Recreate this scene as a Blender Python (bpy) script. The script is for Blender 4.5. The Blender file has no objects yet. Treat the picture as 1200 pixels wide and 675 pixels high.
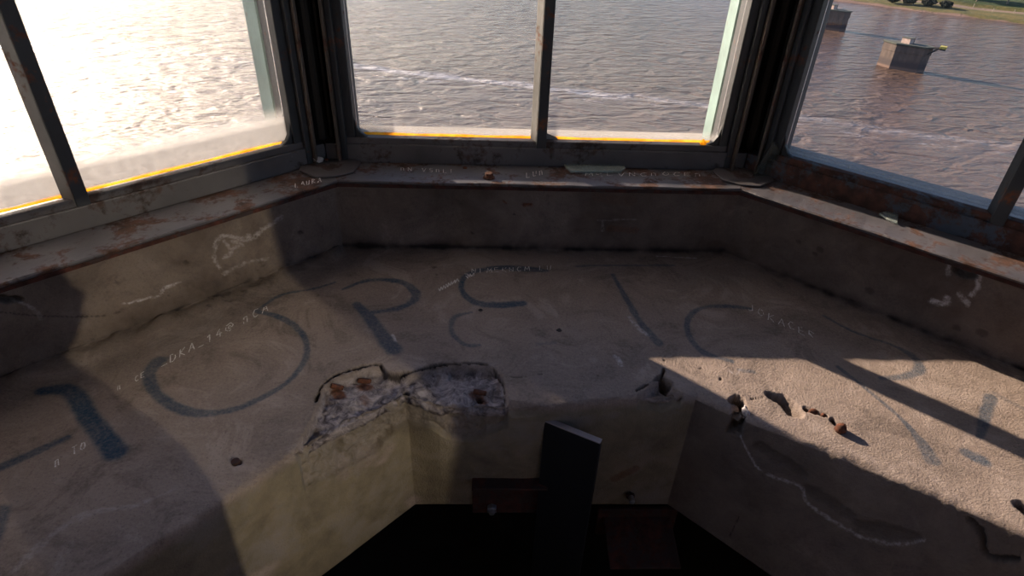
import bpy, bmesh, math, random
import numpy as np
from mathutils import Matrix, Vector
random.seed(4); rng = np.random.default_rng(11)
SC = bpy.context.scene; COL = SC.collection
R_ = math.radians
# ------------------------------------------------------------------ camera (calibrated on the photograph)
F = 710.0
_n = np.array([-44.0, -1088.0, -F]); _n /= np.linalg.norm(_n); _up = -_n
_fw = np.array([0, 0, -1.0]); _fw -= _fw.dot(_up) * _up; _fw /= np.linalg.norm(_fw)
_rt = np.cross(_fw, _up); _y = math.radians(2.76)
RM = np.array([[math.cos(_y), math.sin(_y), 0], [-math.sin(_y), math.cos(_y), 0], [0, 0, 1]]) @ np.array([_rt, _fw, _up])
CAM = np.array([-.143, -.203, 1.9])
def ray(u, v): return RM @ np.array([u - 600, 337.5 - v, -F])
def P(u, v, z):                       # point of a level surface at height z
    d = ray(u, v); return CAM + d * (z - CAM[2]) / d[2]
def NV(deg): a = math.radians(deg); return np.array([math.cos(a), math.sin(a)])
DLX, DLY, NWX, NWD = [-1, -.64, .57, 1], [0, .016, .098, .12], [-1, -.5, .3, 1], [.0, .005, .022, .0]
def W(u, v, deg, a):                  # point of a wall plane (the drop face on the front right leans)
    if deg == 45 and a == .756:
        aa = a
        for _ in range(6):
            q = W(u, v, 45.0001, aa); t = q[0] * .7071 - q[1] * .7071; aa = .756 + np.interp(t / aa / .4142, DLX, DLY) * min(1, max(0, (q[2] - .636) / .364))
        return q
    d = ray(u, v); n = NV(deg); t = (a - CAM[:2] @ n) / (d[:2] @ n); return CAM + d * t
cd = bpy.data.cameras.new('camera'); cd.sensor_width = 36; cd.lens = F / 1200 * 36; cd.clip_start = .02; cd.clip_end = 4000
cam = bpy.data.objects.new('camera', cd); COL.objects.link(cam)
M4 = Matrix([list(RM[i]) + [CAM[i]] for i in range(3)] + [[0, 0, 0, 1]])
cam.matrix_world = M4; SC.camera = cam

# ------------------------------------------------------------------ helpers
def tag(o, label=None, cat=None, group=None, kind=None):
    if label: o['label'] = label
    if cat: o['category'] = cat
    if group: o['group'] = group
    if kind: o['kind'] = kind
    return o
def empty(name, loc=(0, 0, 0), rz=0):
    o = bpy.data.objects.new(name, None); COL.objects.link(o); o.location = loc; o.rotation_euler = (0, 0, rz)
    o.empty_display_size = .05; return o
def obj(name, bm, mat, parent=None, smooth=False, world=False):
    me = bpy.data.meshes.new(name)
    if isinstance(bm, tuple): me.from_pydata([tuple(map(float, v)) for v in bm[0]], [], bm[1]); me.update()
    else:
        bmesh.ops.recalc_face_normals(bm, faces=bm.faces[:]); bm.to_mesh(me); bm.free()
    if smooth:
        for p in me.polygons: p.use_smooth = True
    me.materials.append(mat)
    o = bpy.data.objects.new(name, me); COL.objects.link(o)
    if parent:
        o.parent = parent
        if world:
            o.matrix_parent_inverse = (Matrix.Translation(parent.location) @ parent.rotation_euler.to_matrix().to_4x4()).inverted()
    return o
def bevel(o, w=.002, seg=2):
    m = o.modifiers.new('bevel', 'BEVEL'); m.width = w; m.segments = seg; m.limit_method = 'ANGLE'; return o
def box(bm, c, s, M=None):
    r = bmesh.ops.create_cube(bm, size=1)['verts']
    bmesh.ops.scale(bm, vec=s, verts=r); bmesh.ops.translate(bm, vec=c, verts=r)
    if M is not None: bmesh.ops.transform(bm, matrix=M, verts=r)
    return r
def prism(bm, pts, h0, h1, M=None):            # plan outline extruded in z
    lo = [bm.verts.new((p[0], p[1], h0)) for p in pts]; hi = [bm.verts.new((p[0], p[1], h1)) for p in pts]
    n = len(pts); bm.faces.new(lo[::-1]); bm.faces.new(hi)
    for i in range(n): bm.faces.new((lo[i], lo[(i + 1) % n], hi[(i + 1) % n], hi[i]))
    if M is not None: bmesh.ops.transform(bm, matrix=M, verts=lo + hi)
def cyl(bm, p0, p1, r, seg=16, r2=None):
    p0 = Vector(p0); p1 = Vector(p1); d = p1 - p0
    M = Matrix.Translation((p0 + p1) / 2) @ d.to_track_quat('Z', 'Y').to_matrix().to_4x4()
    bmesh.ops.create_cone(bm, cap_ends=True, segments=seg, radius1=r, radius2=r if r2 is None else r2, depth=d.length, matrix=M)
def tube(pts, r, seg=6):
    V = []; Fc = []; n = len(pts)
    pts = [Vector(p) for p in pts]
    for i, p in enumerate(pts):
        d = (pts[min(i + 1, n - 1)] - pts[max(i - 1, 0)]).normalized()
        a = d.cross(Vector((0.13, .2, 1))).normalized(); b = d.cross(a)
        rr = r[i] if hasattr(r, '__len__') else r
        for k in range(seg):
            t = 2 * math.pi * k / seg; V.append(p + (a * math.cos(t) + b * math.sin(t)) * rr)
    for i in range(n - 1):
        for k in range(seg):
            Fc.append((i * seg + k, i * seg + (k + 1) % seg, (i + 1) * seg + (k + 1) % seg, (i + 1) * seg + k))
    Fc.append(tuple(range(seg))[::-1]); Fc.append(tuple(range((n - 1) * seg, n * seg)))
    return V, Fc
def blob(bm, c, s, seed=0, sub=3, rough=.25):
    r = bmesh.ops.create_icosphere(bm, subdivisions=sub, radius=1)['verts']
    ra = random.Random(seed); ph = [ra.uniform(0, 6) for _ in range(9)]
    for v in r:
        p = v.co.copy(); k = 1 + rough * (math.sin(3 * p.x + ph[0]) * math.sin(3.3 * p.y + ph[1]) + .6 * math.sin(6 * p.z + ph[2] + 4 * p.x) + .3 * math.sin(11 * p.y + ph[3]) * math.sin(9 * p.x + ph[4]))
        v.co = Vector((c[0] + p.x * s[0] * k, c[1] + p.y * s[1] * k, c[2] + p.z * s[2] * k))

# value noise on numpy arrays
_T = rng.random((64, 64, 64))
def vnoise(p):
    i = np.floor(p).astype(int); f = p - i; f = f * f * (3 - 2 * f); i &= 63; j = (i + 1) & 63
    x0, y0, z0 = i.T; x1, y1, z1 = j.T; fx, fy, fz = f.T
    def L(a, b, t): return a + (b - a) * t
    a = L(_T[x0, y0, z0], _T[x1, y0, z0], fx); b = L(_T[x0, y1, z0], _T[x1, y1, z0], fx)
    c = L(_T[x0, y0, z1], _T[x1, y0, z1], fx); d = L(_T[x0, y1, z1], _T[x1, y1, z1], fx)
    return L(L(a, b, fy), L(c, d, fy), fz) - .5
def fbm(p, fr, oc=4, g=.5):
    s = 0; a = 1; t = 0
    for k in range(oc):
        s = s + a * vnoise(p * fr * 2 ** k + 7.3 * k); t += a; a *= g
    return s / t * 2
def sstep(x, a, b): t = np.clip((x - a) / (b - a), 0, 1); return t * t * (3 - 2 * t)

# ------------------------------------------------------------------ materials
class NT:
    def __init__(s, name):
        s.m = bpy.data.materials.new(name); s.m.use_nodes = True; s.t = s.m.node_tree; s.t.nodes.clear()
        s.out = s.t.nodes.new('ShaderNodeOutputMaterial')
    def n(s, typ, ins=None, **kw):
        d = s.t.nodes.new('ShaderNode' + typ)
        for k, v in kw.items(): setattr(d, k, v)
        for k, v in (ins or {}).items(): s.set(d.inputs[k], v)
        return d
    def set(s, sock, v):
        if isinstance(v, bpy.types.NodeSocket): s.t.links.new(v, sock)
        elif isinstance(v, bpy.types.Node): s.t.links.new(v.outputs[0], sock)
        elif isinstance(v, tuple) and sock.type == 'RGBA' and len(v) == 3: sock.default_value = (*v, 1)
        else: sock.default_value = v
    def co(s, scale=(1, 1, 1), rot=(0, 0, 0)):
        tc = s.n('TexCoord'); return s.n('Mapping', {0: tc.outputs['Object'], 'Scale': scale, 'Rotation': rot}).outputs[0]
    def noise(s, sc, det=4, rough=.55, co=None, dist=0):
        return s.n('TexNoise', {'Vector': co or s.co(), 'Scale': sc, 'Detail': det, 'Roughness': rough, 'Distortion': dist}).outputs[0]
    def ramp(s, v, a, b, ca=0.0, cb=1.0):
        return s.n('MapRange', {0: v, 1: a, 2: b, 3: ca, 4: cb}, clamp=True).outputs[0]
    def mix(s, f, a, b, mode='MIX'):
        d = s.n('Mix', data_type='RGBA', blend_type=mode); s.set(d.inputs[0], f)
        for k, v in ((6, a), (7, b)): s.set(d.inputs[k], v)
        return d.outputs[2]
    def ma(s, op, a, b=0.0, c=0.0):
        d = s.n('Math', {0: a, 1: b, 2: c}, operation=op); return d.outputs[0]
    def bump(s, h, st, dist, prev=None):
        d = s.n('Bump', {'Height': h, 'Strength': st, 'Distance': dist})
        if prev is not None: s.set(d.inputs['Normal'], prev)
        return d.outputs[0]
    def bsdf(s, **kw):
        b = s.n('BsdfPrincipled', {k.replace('_', ' '): v for k, v in kw.items()}); return b
    def done(s, sh):
        s.t.links.new(sh.outputs[0] if isinstance(sh, bpy.types.Node) else sh, s.out.inputs[0]); return s.m

def metal_mat(name, base, rust_amt, rust=(.13, .045, .02), scratch=.4, rough=.5, scale=9, spec=.5):
    k = NT(name)
    big = k.noise(scale, 6, .65, dist=.6); fine = k.noise(scale * 9, 4, .6)
    rm = k.ramp(k.ma('ADD', big, k.ma('MULTIPLY', k.ma('SUBTRACT', fine, .5), .35)), .72 - rust_amt * .4, .78 - rust_amt * .4 + .04)
    var = k.noise(scale * .5, 5, .6)
    c0 = k.mix(k.ramp(var, .3, .7), tuple(x * .65 for x in base), tuple(min(1, x * 1.5) for x in base))
    rc = k.mix(k.ramp(k.noise(scale * 4, 4), .35, .65), tuple(x * .45 for x in rust), tuple(x * 1.5 for x in rust))
    c1 = k.mix(rm, c0, rc)
    sc = k.ramp(k.noise(scale * 3, 7, .75, co=k.co((1, 1, 2.2)), dist=1.5), .66, .72)
    c2 = k.mix(k.ma('MULTIPLY', sc, scratch), c1, (.42, .38, .34))
    b = k.bump(k.ma('ADD', big, k.ma('MULTIPLY', fine, .4)), .6, .003)
    return k.done(k.bsdf(Base_Color=c2, Roughness=k.ma('ADD', k.ma('MULTIPLY', rm, .35), rough), Normal=b, Specular_IOR_Level=spec))
def plain(name, c, rough=.8, var=.25, scale=20, bump=.3, metallic=0.0, dist=.004):
    k = NT(name); n = k.noise(scale, 5)
    col = k.mix(k.ramp(n, .3, .7), tuple(x * (1 - var) for x in c), tuple(min(1, x * (1 + var)) for x in c))
    return k.done(k.bsdf(Base_Color=col, Roughness=rough, Metallic=metallic, Normal=k.bump(n, bump, dist)))

def concrete_mat():
    k = NT('weathered_concrete')
    m1 = k.n('Attribute', attribute_name='marks'); m2 = k.n('Attribute', attribute_name='marks2')
    s1 = k.n('SeparateColor', {0: m1.outputs['Color']}); s2 = k.n('SeparateColor', {0: m2.outputs['Color']})
    blue, spall, dark, rust = s1.outputs[0], s1.outputs[1], s1.outputs[2], m1.outputs['Alpha']
    white, yellow, brown = s2.outputs[0], s2.outputs[1], s2.outputs[2]
    big = k.noise(3.2, 6, .6, dist=.4); mid = k.noise(14, 6, .65, dist=.3); fine = k.noise(150, 4, .7); sand = k.noise(210, 4, .75); blot = k.noise(6.5, 7, .72, dist=.9)
    c = k.mix(k.ramp(big, .3, .72), (.165, .128, .118), (.35, .275, .245))
    c = k.mix(k.ramp(mid, .35, .75, 0, .55), c, (.25, .20, .175))
    c = k.mix(k.ramp(blot, .52, .62, 0, .7), c, (.105, .080, .076))
    c = k.mix(k.ramp(blot, .46, .37, 0, .5), c, (.44, .36, .33))
    c = k.mix(k.ramp(fine, .3, .75, 0, .45), c, (.44, .36, .29))
    c = k.mix(k.ramp(sand, .56, .68, 0, .55), c, (.11, .09, .08))
    # old lime paint on the drop face
    yc = k.mix(k.ramp(mid, .3, .7), (.145, .118, .088), (.28, .232, .16))
    yc = k.mix(k.ramp(k.noise(7, 6, .7), .5, .68), yc, (.24, .21, .19))
    c = k.mix(yellow, c, yc)
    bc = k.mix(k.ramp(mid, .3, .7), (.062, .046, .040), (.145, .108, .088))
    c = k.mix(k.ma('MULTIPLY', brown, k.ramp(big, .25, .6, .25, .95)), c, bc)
    # exposed aggregate
    sc = k.mix(k.ramp(k.noise(38, 6, .7, dist=1), .35, .65), (.08, .065, .07), (.44, .38, .38))
    c = k.mix(spall, c, sc)
    # blue paint strokes, worn
    wear = k.ramp(k.ma('ADD', k.ma('MULTIPLY', fine, .6), k.ma('MULTIPLY', mid, .55)), .45, .78, 1.0, .45)
    c = k.mix(k.ma('MULTIPLY', blue, wear), c, (.012, .055, .105))
    c = k.mix(rust, c, k.mix(k.ramp(fine, .3, .7), (.05, .018, .01), (.22, .075, .03)))
    c = k.mix(k.ma('MULTIPLY', white, k.ramp(k.noise(90, 5, .7), .36, .6)), c, (.62, .57, .58))
    c = k.mix(dark, c, (.018, .014, .014))
    b = k.bump(mid, .15, .006); b = k.bump(fine, .35, .003, b); b = k.bump(sand, .9, .0045, b)
    return k.done(k.bsdf(Base_Color=c, Roughness=.93, Normal=b, Specular_IOR_Level=.25))

def glass_mat(nm='dusty_window_glass', lowh=.045, base=.006, str_=.22):
    k = NT(nm)
    tc = k.n('TexCoord'); z = k.n('SeparateXYZ', {0: tc.outputs['Object']}).outputs[2]
    dust = k.noise(5, 6, .7, dist=.5); fine = k.noise(55, 4, .75)
    low = k.ramp(z, lowh * (.5 if str_ > .5 else .35), lowh, 1.0, 0.0); low2 = k.ramp(z, 0.0, .35, 1.0, 0.0)
    amt = k.ma('ADD', k.ma('MULTIPLY', k.ramp(dust, .35, .75), .012), base)
    low = k.ma('MULTIPLY', low, k.ramp(z, .006, .012))
    amt = k.ma('ADD', amt, k.ma('MULTIPLY', k.ma('MULTIPLY', low, low), k.ma('ADD', str_, k.ma('MULTIPLY', fine, .4))))
    amt = k.ma('ADD', amt, k.ma('MULTIPLY', low2, .012))
    spots = k.ramp(k.noise(70, 2, .5), .76, .80, 0, .35)
    amt = k.ma('ADD', amt, k.ma('MULTIPLY', spots, k.ramp(dust, .5, .6)))
    tr = k.n('BsdfTransparent', {0: (.95, .965, .96)})
    gl = k.n('BsdfGlossy', {0: (1, 1, 1), 'Roughness': .02})
    fr = k.n('Fresnel', {'IOR': 1.25})
    clear = k.n('MixShader', {0: fr.outputs[0], 1: tr.outputs[0], 2: gl.outputs[0]})
    dcol = (.50, .50, .50)
    dirt = k.n('MixShader', {0: .5, 1: k.n('BsdfTranslucent', {0: dcol}).outputs[0], 2: k.n('BsdfDiffuse', {0: dcol}).outputs[0]})
    return k.done(k.n('MixShader', {0: amt, 1: clear.outputs[0], 2: dirt.outputs[0]}))
def clear_glass():
    k = NT('broken_glass')
    return k.done(k.bsdf(Base_Color=(.80, .90, .88), Roughness=.10, IOR=1.5, Transmission_Weight=.8))
def dark_glass():
    k = NT('dull_broken_glass')
    return k.done(k.bsdf(Base_Color=(.55, .62, .60), Roughness=.05, IOR=1.45, Transmission_Weight=.96))
def putty_mat():
    k = NT('old_glazing_putty')
    n = k.noise(30, 4); c = k.mix(k.ramp(n, .3, .7), (.95, .50, .03), (.98, .78, .20))
    return k.done(k.n('MixShader', {0: .25, 1: k.n('BsdfTranslucent', {0: c}).outputs[0], 2: k.n('BsdfDiffuse', {0: c}).outputs[0]}))

MAT = {}
MAT['concrete'] = concrete_mat()
MAT['glass'] = glass_mat(); MAT['glass_dirty'] = glass_mat('very_dusty_window_glass', .110, .010, .62); MAT['shard'] = clear_glass(); MAT['shard_dark'] = dark_glass(); MAT['putty'] = putty_mat()  # front left pane: dust at the foot thickened to block stray sun
MAT['frame'] = metal_mat('dark_blue_painted_steel', (.022, .025, .031), .28, scratch=.22)
MAT['sill'] = metal_mat('worn_grey_painted_sill', (.085, .080, .090), .56, rust=(.075, .034, .022), scratch=.55, scale=9)
MAT['rail'] = metal_mat('dull_painted_rail', (.085, .076, .080), .45, rust=(.05, .028, .022), scratch=.3, scale=8)
MAT['rail_rust'] = metal_mat('rusted_window_rail', (.035, .05, .075), .75, rust=(.06, .022, .014), scratch=.2)
MAT['rib'] = metal_mat('brown_rusty_rib', (.06, .045, .038), .45, rust=(.07, .03, .02), scratch=.5, scale=14)
MAT['post'] = metal_mat('black_steel_post', (.010, .010, .012), .15, rust=(.02, .01, .008), scratch=.05)
MAT['teal'] = metal_mat('pale_teal_paint', (.13, .20, .19), .2, scratch=.3, rough=.6)
MAT['lit_bar_wedge'] = metal_mat('lit_grey_bar_and_wedge', (.16, .16, .16), .2, scratch=.3, rough=.55)  # paler grey paints in the lit side of the bars; the wedge shares it
MAT['rust'] = metal_mat('heavy_rust', (.06, .025, .015), .9, rust=(.10, .035, .018), scratch=.05, scale=30, rough=.75)
MAT['darkrust'] = metal_mat('dark_oxidised_steel', (.022, .010, .009), .7, rust=(.055, .016, .011), scratch=.06, scale=12, rough=.7)
MAT['steel'] = plain('bare_steel', (.35, .37, .42), .35, metallic=.8)
MAT['platetop'] = plain('pale_plate_edge', (.25, .21, .21), .8)
MAT['ceiling'] = plain('sooty_plaster', (.17, .155, .15), .95, scale=6)
MAT['outwall'] = plain('outer_render', (.30, .27, .24), .95, scale=5)
MAT['floor'] = plain('dark_floor', (.02, .018, .017), .95, scale=8)
MAT['chalk'] = plain('chalk_scratch', (.70, .64, .62), .95, scale=300, var=.5)
MAT['plaster'] = plain('plaster_lump', (.42, .38, .38), .95, scale=90)
MAT['stone'] = plain('dark_stone', (.05, .04, .04), .9, scale=90)

# ------------------------------------------------------------------ the octagonal cabin
T8 = math.tan(math.pi / 8)
FACETS = {'front': 90, 'front_right': 45, 'right': 0, 'back_right': -45, 'back': -90, 'back_left': -135, 'left': 180, 'front_left': 135}
AC, AI, ZL, ZB, AG, ZG, ZS = 1.391, .756, 1.0, .636, 1.51, 1.300, 1.234
NOSE = 1.333; TOPW = 2.36; HW = .525
BLUE, DARK, WHITE, RUST = [], [], [], []
def shp(pts): return [P(u, v, ZL) for u, v in pts]
def smooth_path(pts, n=6):
    pts = [np.array(p, float) for p in pts]; out = []
    for i in range(len(pts) - 1):
        a = pts[max(i - 1, 0)]; b = pts[i]; c = pts[i + 1]; d = pts[min(i + 2, len(pts) - 1)]
        for k in range(n):
            t = k / n; out.append(.5 * ((2 * b) + (-a + c) * t + (2 * a - 5 * b + 4 * c - d) * t * t + (-a + 3 * b - 3 * c + d) * t ** 3))
    out.append(pts[-1]); return out
def stroke(lst, pts, w, amt=1.0, plane=None, soft=.35, carve=0.0, n=6):
    if plane is None: q = shp(pts)
    else: q = [W(u, v, *plane) for u, v in pts]
    ws = w if hasattr(w, '__len__') else [w] * len(pts)
    q = smooth_path([np.append(a, b) for a, b in zip(q, ws)], n)
    lst.append((np.array(q), amt, soft, carve))
# blue letters painted round the shelf
S = lambda pts, w, amt=1.0, **k: stroke(BLUE, pts, w, amt, **k)
S([(48, 458), (82, 458), (106, 492), (136, 530)], [.024, .034, .036, .040])
S([(-30, 560), (20, 540), (80, 513)], [.022, .020, .014], .85)
S([(186, 424), (174, 440), (184, 462), (214, 481), (250, 484), (290, 474), (335, 449), (358, 420), (356, 394), (334, 374), (300, 364)], [.036, .026, .022, .024, .018, .016, .013, .014, .015, .016, .014], .8)
S([(300, 364), (330, 345), (365, 338), (392, 330)], .010, .7)
S([(402, 338), (432, 328), (470, 330), (488, 346), (470, 360), (436, 366)], [.010, .016, .020, .024, .020, .014], .85)
S([(418, 356), (434, 374), (450, 396), (461, 410)], [.022, .030, .036, .040], .8)
S([(632, 315), (600, 313), (568, 316), (546, 324), (541, 340), (556, 354), (585, 358), (612, 356)], [.012, .020, .022, .016, .016, .022, .026, .024], .9)
S([(552, 366), (532, 372), (530, 390), (545, 403), (562, 404)], [.008, .012, .012, .010, .008], .6)
S([(640, 317), (600, 316)], .016, .7)
S([(650, 402), (630, 404)], .010, .35)
S([(676, 312), (720, 311), (790, 311)], .009, .6)
S([(718, 322), (731, 345), (749, 375), (772, 402)], [.012, .016, .018, .024], .75)
S([(880, 362), (850, 359), (822, 361), (806, 374), (808, 394), (825, 413), (858, 424)], [.010, .016, .014, .014, .016, .018, .012], .7)
S([(866, 434), (882, 436)], .012, .5)
S([(965, 370), (1000, 388), (1046, 404), (1070, 418), (1078, 432), (1062, 441), (1032, 443)], [.008, .008, .010, .018, .024, .022, .012], .7)
S([(982, 430), (1020, 460), (1050, 485), (1072, 508), (1092, 538)], [.010, .010, .010, .016, .030], .65)
S([(1161, 466), (1154, 490), (1148, 512)], [.026, .022, .014], .75)
S([(1134, 531), (1152, 540)], [.026, .030], .75)
S([(1165, 462), (1200, 480)], .014, .3)
S([(0, 600), (-20, 660)], .03, .7)
# white chalky scuffs, and lit edges of a chipped recess painted white
S = lambda pts, w, amt=1.0, **k: stroke(WHITE, pts, w, amt, **k)
S([(18, 668), (60, 628), (104, 602), (160, 592), (206, 572)], [.010, .014, .012, .008, .006], .28)
S([(60, 680), (80, 640)], .014, .15)
S([(738, 372), (748, 384), (760, 392)], .012, .6); S([(722, 418), (728, 428)], .012, .7); S([(460, 392), (464, 400)], .006, .8)
S([(770, 300), (816, 303)], .005, 1.0); S([(855, 435), (862, 440), (868, 432)], .006, .5)
for pts in ([(515, 340), (536, 329)], [(546, 322), (553, 324)]): S(pts, .006, .95)
NWU = (135, AC); NEU = (45, AC); NU = (90, AC)
S([(252, 288), (262, 276), (290, 280), (310, 268), (330, 254)], .010, .45, plane=NWU)
S([(253, 290), (251, 302), (257, 314)], .009, .4, plane=NWU); S([(262, 320), (285, 308), (312, 302)], .009, .3, plane=NWU); S([(262, 282), (272, 296), (262, 303), (275, 290), (284, 287), (272, 282)], .006, .35, plane=NWU); S([(290, 276), (300, 278), (306, 268)], .010, .35, plane=NWU)
S([(145, 356), (185, 346), (192, 338), (212, 330)], .004, .8, plane=NWU)
S([(6, 352), (30, 356), (48, 372)], .008, .35, plane=NWU)
S([(1094, 353), (1106, 356), (1110, 350)], .016, .9, plane=NEU); S([(1124, 345), (1130, 352), (1134, 356)], .010, .7, plane=NEU)
S([(1148, 318), (1146, 336), (1138, 346)], .010, .8, plane=NEU); S([(1112, 306), (1111, 322)], .008, .5, plane=NEU)  # bright rims of the chipped recess: lit edges painted white
S([(706, 258), (706, 270)], .006, .3, plane=NU); S([(700, 258), (745, 257)], .004, .25, plane=NU)
NEI = (45, AI); NWI = (135, AI); NI = (90, AI)
S([(868, 512), (880, 535), (895, 553), (937, 570), (947, 590), (987, 617), (1020, 633), (1057, 638), (1083, 633)], [.003, .004, .005, .006, .006, .007, .009, .006, .003], .6, plane=NEI)
S([(188, 648), (240, 628), (285, 612), (312, 594)], .006, .6, plane=NWI); S([(330, 598), (348, 626)], .007, .35, plane=NWI)
# rust stains and holes
S = lambda pts, w, amt=1.0, **k: stroke(RUST, pts, w, amt, **k)
S([(392, 452), (398, 458)], .022, .9); S([(424, 444), (430, 446)], .026, .9); S([(556, 456), (566, 462)], .022, .8); S([(424, 458), (428, 462)], .018, .5)
S([(615, 240), (622, 240)], .012, .9, plane=NU); S([(590, 236), (593, 238)], .007, .8, plane=NU)
S([(720, 560), (745, 548)], .02, .5, plane=NI); S([(715, 268), (745, 270)], .020, .35, plane=NU)
S([(700, 230), (740, 236)], .03, .2, plane=NU)
# cracks, holes: dark and cut in
S = lambda pts, w, amt=1.0, carve=.012, **k: stroke(DARK, pts, w, amt, carve=carve, **k)
S([(370, 470), (377, 452), (398, 438), (430, 429), (446, 428), (452, 436), (468, 439), (490, 434), (512, 427), (545, 425), (572, 426)], [.006, .006, .005, .008, .014, .006, .010, .006, .006, .005, .004], .85, n=4)
S([(578, 430), (590, 448), (592, 468)], .005, .8)
S([(475, 453), (477, 455)], .013, .9, .015); S([(561, 460), (563, 461)], .014, .5, .02)
S([(596, 442), (620, 441), (645, 437)], .0025, .7, .002)
S([(746, 458), (764, 448), (776, 440), (778, 433)], .006, .5, .014); S([(776, 445), (783, 450)], .020, .6, .03)
S([(816, 433), (822, 432)], .003, .8, .004)
S([(856, 470), (866, 466), (873, 478), (872, 492)], .010, .6, .03)
S([(878, 468), (892, 466), (905, 462)], .004, .9, .006, n=3)
S([(904, 464), (918, 470), (930, 482)], [.028, .036, .030], .35, .028); S([(945, 480), (958, 484), (968, 487)], .011, .45, .012); S([(976, 492), (984, 500)], .012, .5, .014)
S([(1196, 592), (1212, 606), (1230, 616)], .02, .4, .02)
S([(0, 349), (10, 352), (22, 350)], .016, .7, .02, plane=NWU)
S([(1122, 314), (1132, 322), (1140, 318), (1128, 310)], .020, .25, .020, plane=NEU)
S([(0, 366), (60, 371), (120, 370), (145, 362)], .003, .6, .003, plane=NWU)
S([(770, 300), (772, 301)], .001, 0, 0)
for u, v, r, a_ in ((277, 541, .012, .9), (655, 388, .006, .9), (563, 364, .005, .8), (508, 313, .010, .6), (512, 322, .008, .5), (844, 445, .004, .9), (643, 375, .003, .6), (700, 440, .003, .5), (778, 422, .004, .7), (636, 406, .003, .6), (1168, 630, .006, .7), (658, 358, .002, .5)):
    S([(u, v), (u + 1, v)], r, a_, .006)
for u, v, r in ((602, 251, .006), (553, 273, .005), (400, 239, .005), (352, 272, .007), (617, 246, .003)):
    stroke(DARK, [(u, v), (u + 2, v + 1)], r, .7, plane=NU if u > 405 else NWU, carve=.004)
for u, v, r in ((137, 332, .010), (217, 307, .010), (350, 273, .006), (196, 345, .004)):
    stroke(DARK, [(u, v), (u + 2, v + 1)], r, .45, plane=NWU, carve=.003)
for u, v, r in ((935, 283, .008), (955, 297, .008), (1017, 340, .016), (998, 352, .008), (878, 248, .004), (1058, 312, .004), (1150, 390, .02), (1120, 384, .014), (960, 292, .014)):
    stroke(DARK, [(u, v), (u + 2, v + 1)], r, .45, plane=NEU, carve=.004)
for pts in ([(890, 522), (920, 540), (940, 556)], [(948, 574), (975, 590), (996, 604)], [(1006, 616), (1040, 626), (1070, 630)]): stroke(DARK, pts, [.022, .034, .022], .32, plane=NEI, carve=.004)
stroke(DARK, [(1135, 610), (1150, 625), (1156, 650), (1190, 655)], .010, .5, plane=NEI, carve=.012)
stroke(DARK, [(866, 606), (855, 628)], .004, .7, plane=NEI, carve=.004)
stroke(DARK, [(425, 520), (436, 500), (450, 490), (470, 488)], .007, .4, plane=NI, carve=.006)
stroke(DARK, [(704, 490), (708, 500), (708, 508)], .006, .7, plane=NI, carve=.006)

SPALL1 = [(372, 474), (378, 455), (399, 441), (431, 432), (447, 431), (455, 438), (470, 441), (491, 437), (513, 430), (545, 428), (576, 430), (588, 440), (592, 462), (600, 490), (605, 560), (400, 640), (330, 590), (346, 545), (350, 520)]
SPALL2 = [(748, 462), (764, 452), (778, 446), (788, 456), (800, 462), (806, 480), (740, 490)]
SPALL3 = [(858, 474), (866, 468), (872, 480), (876, 500), (860, 510)]
SPALL4 = [(1140, 622), (1150, 632), (1175, 640), (1210, 650), (1210, 720), (1130, 680)]
SPALL5 = [(588, 478), (600, 470), (640, 476), (690, 480), (720, 478), (745, 466), (760, 500), (590, 510)]
def poly_plan(px): return np.array([P(u, v, ZL)[:2] for u, v in px])
def poly_sd(p, poly):                 # signed distance, inside positive
    inside = np.zeros(len(p), bool); dm = np.full(len(p), 9.0); n = len(poly)
    for i in range(n):
        a = poly[i]; b = poly[(i + 1) % n]; e = b - a
        t = np.clip(((p - a) @ e) / (e @ e), 0, 1); dm = np.minimum(dm, np.hypot(*(p - a - t[:, None] * e).T))
        c = ((a[1] > p[:, 1]) != (b[1] > p[:, 1]))
        with np.errstate(divide='ignore', invalid='ignore'):
            x = a[0] + (p[:, 1] - a[1]) * e[0] / (e[1] if e[1] else 1e-9)
        inside ^= c & (p[:, 0] < x)
    return np.where(inside, dm, -dm)

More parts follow.
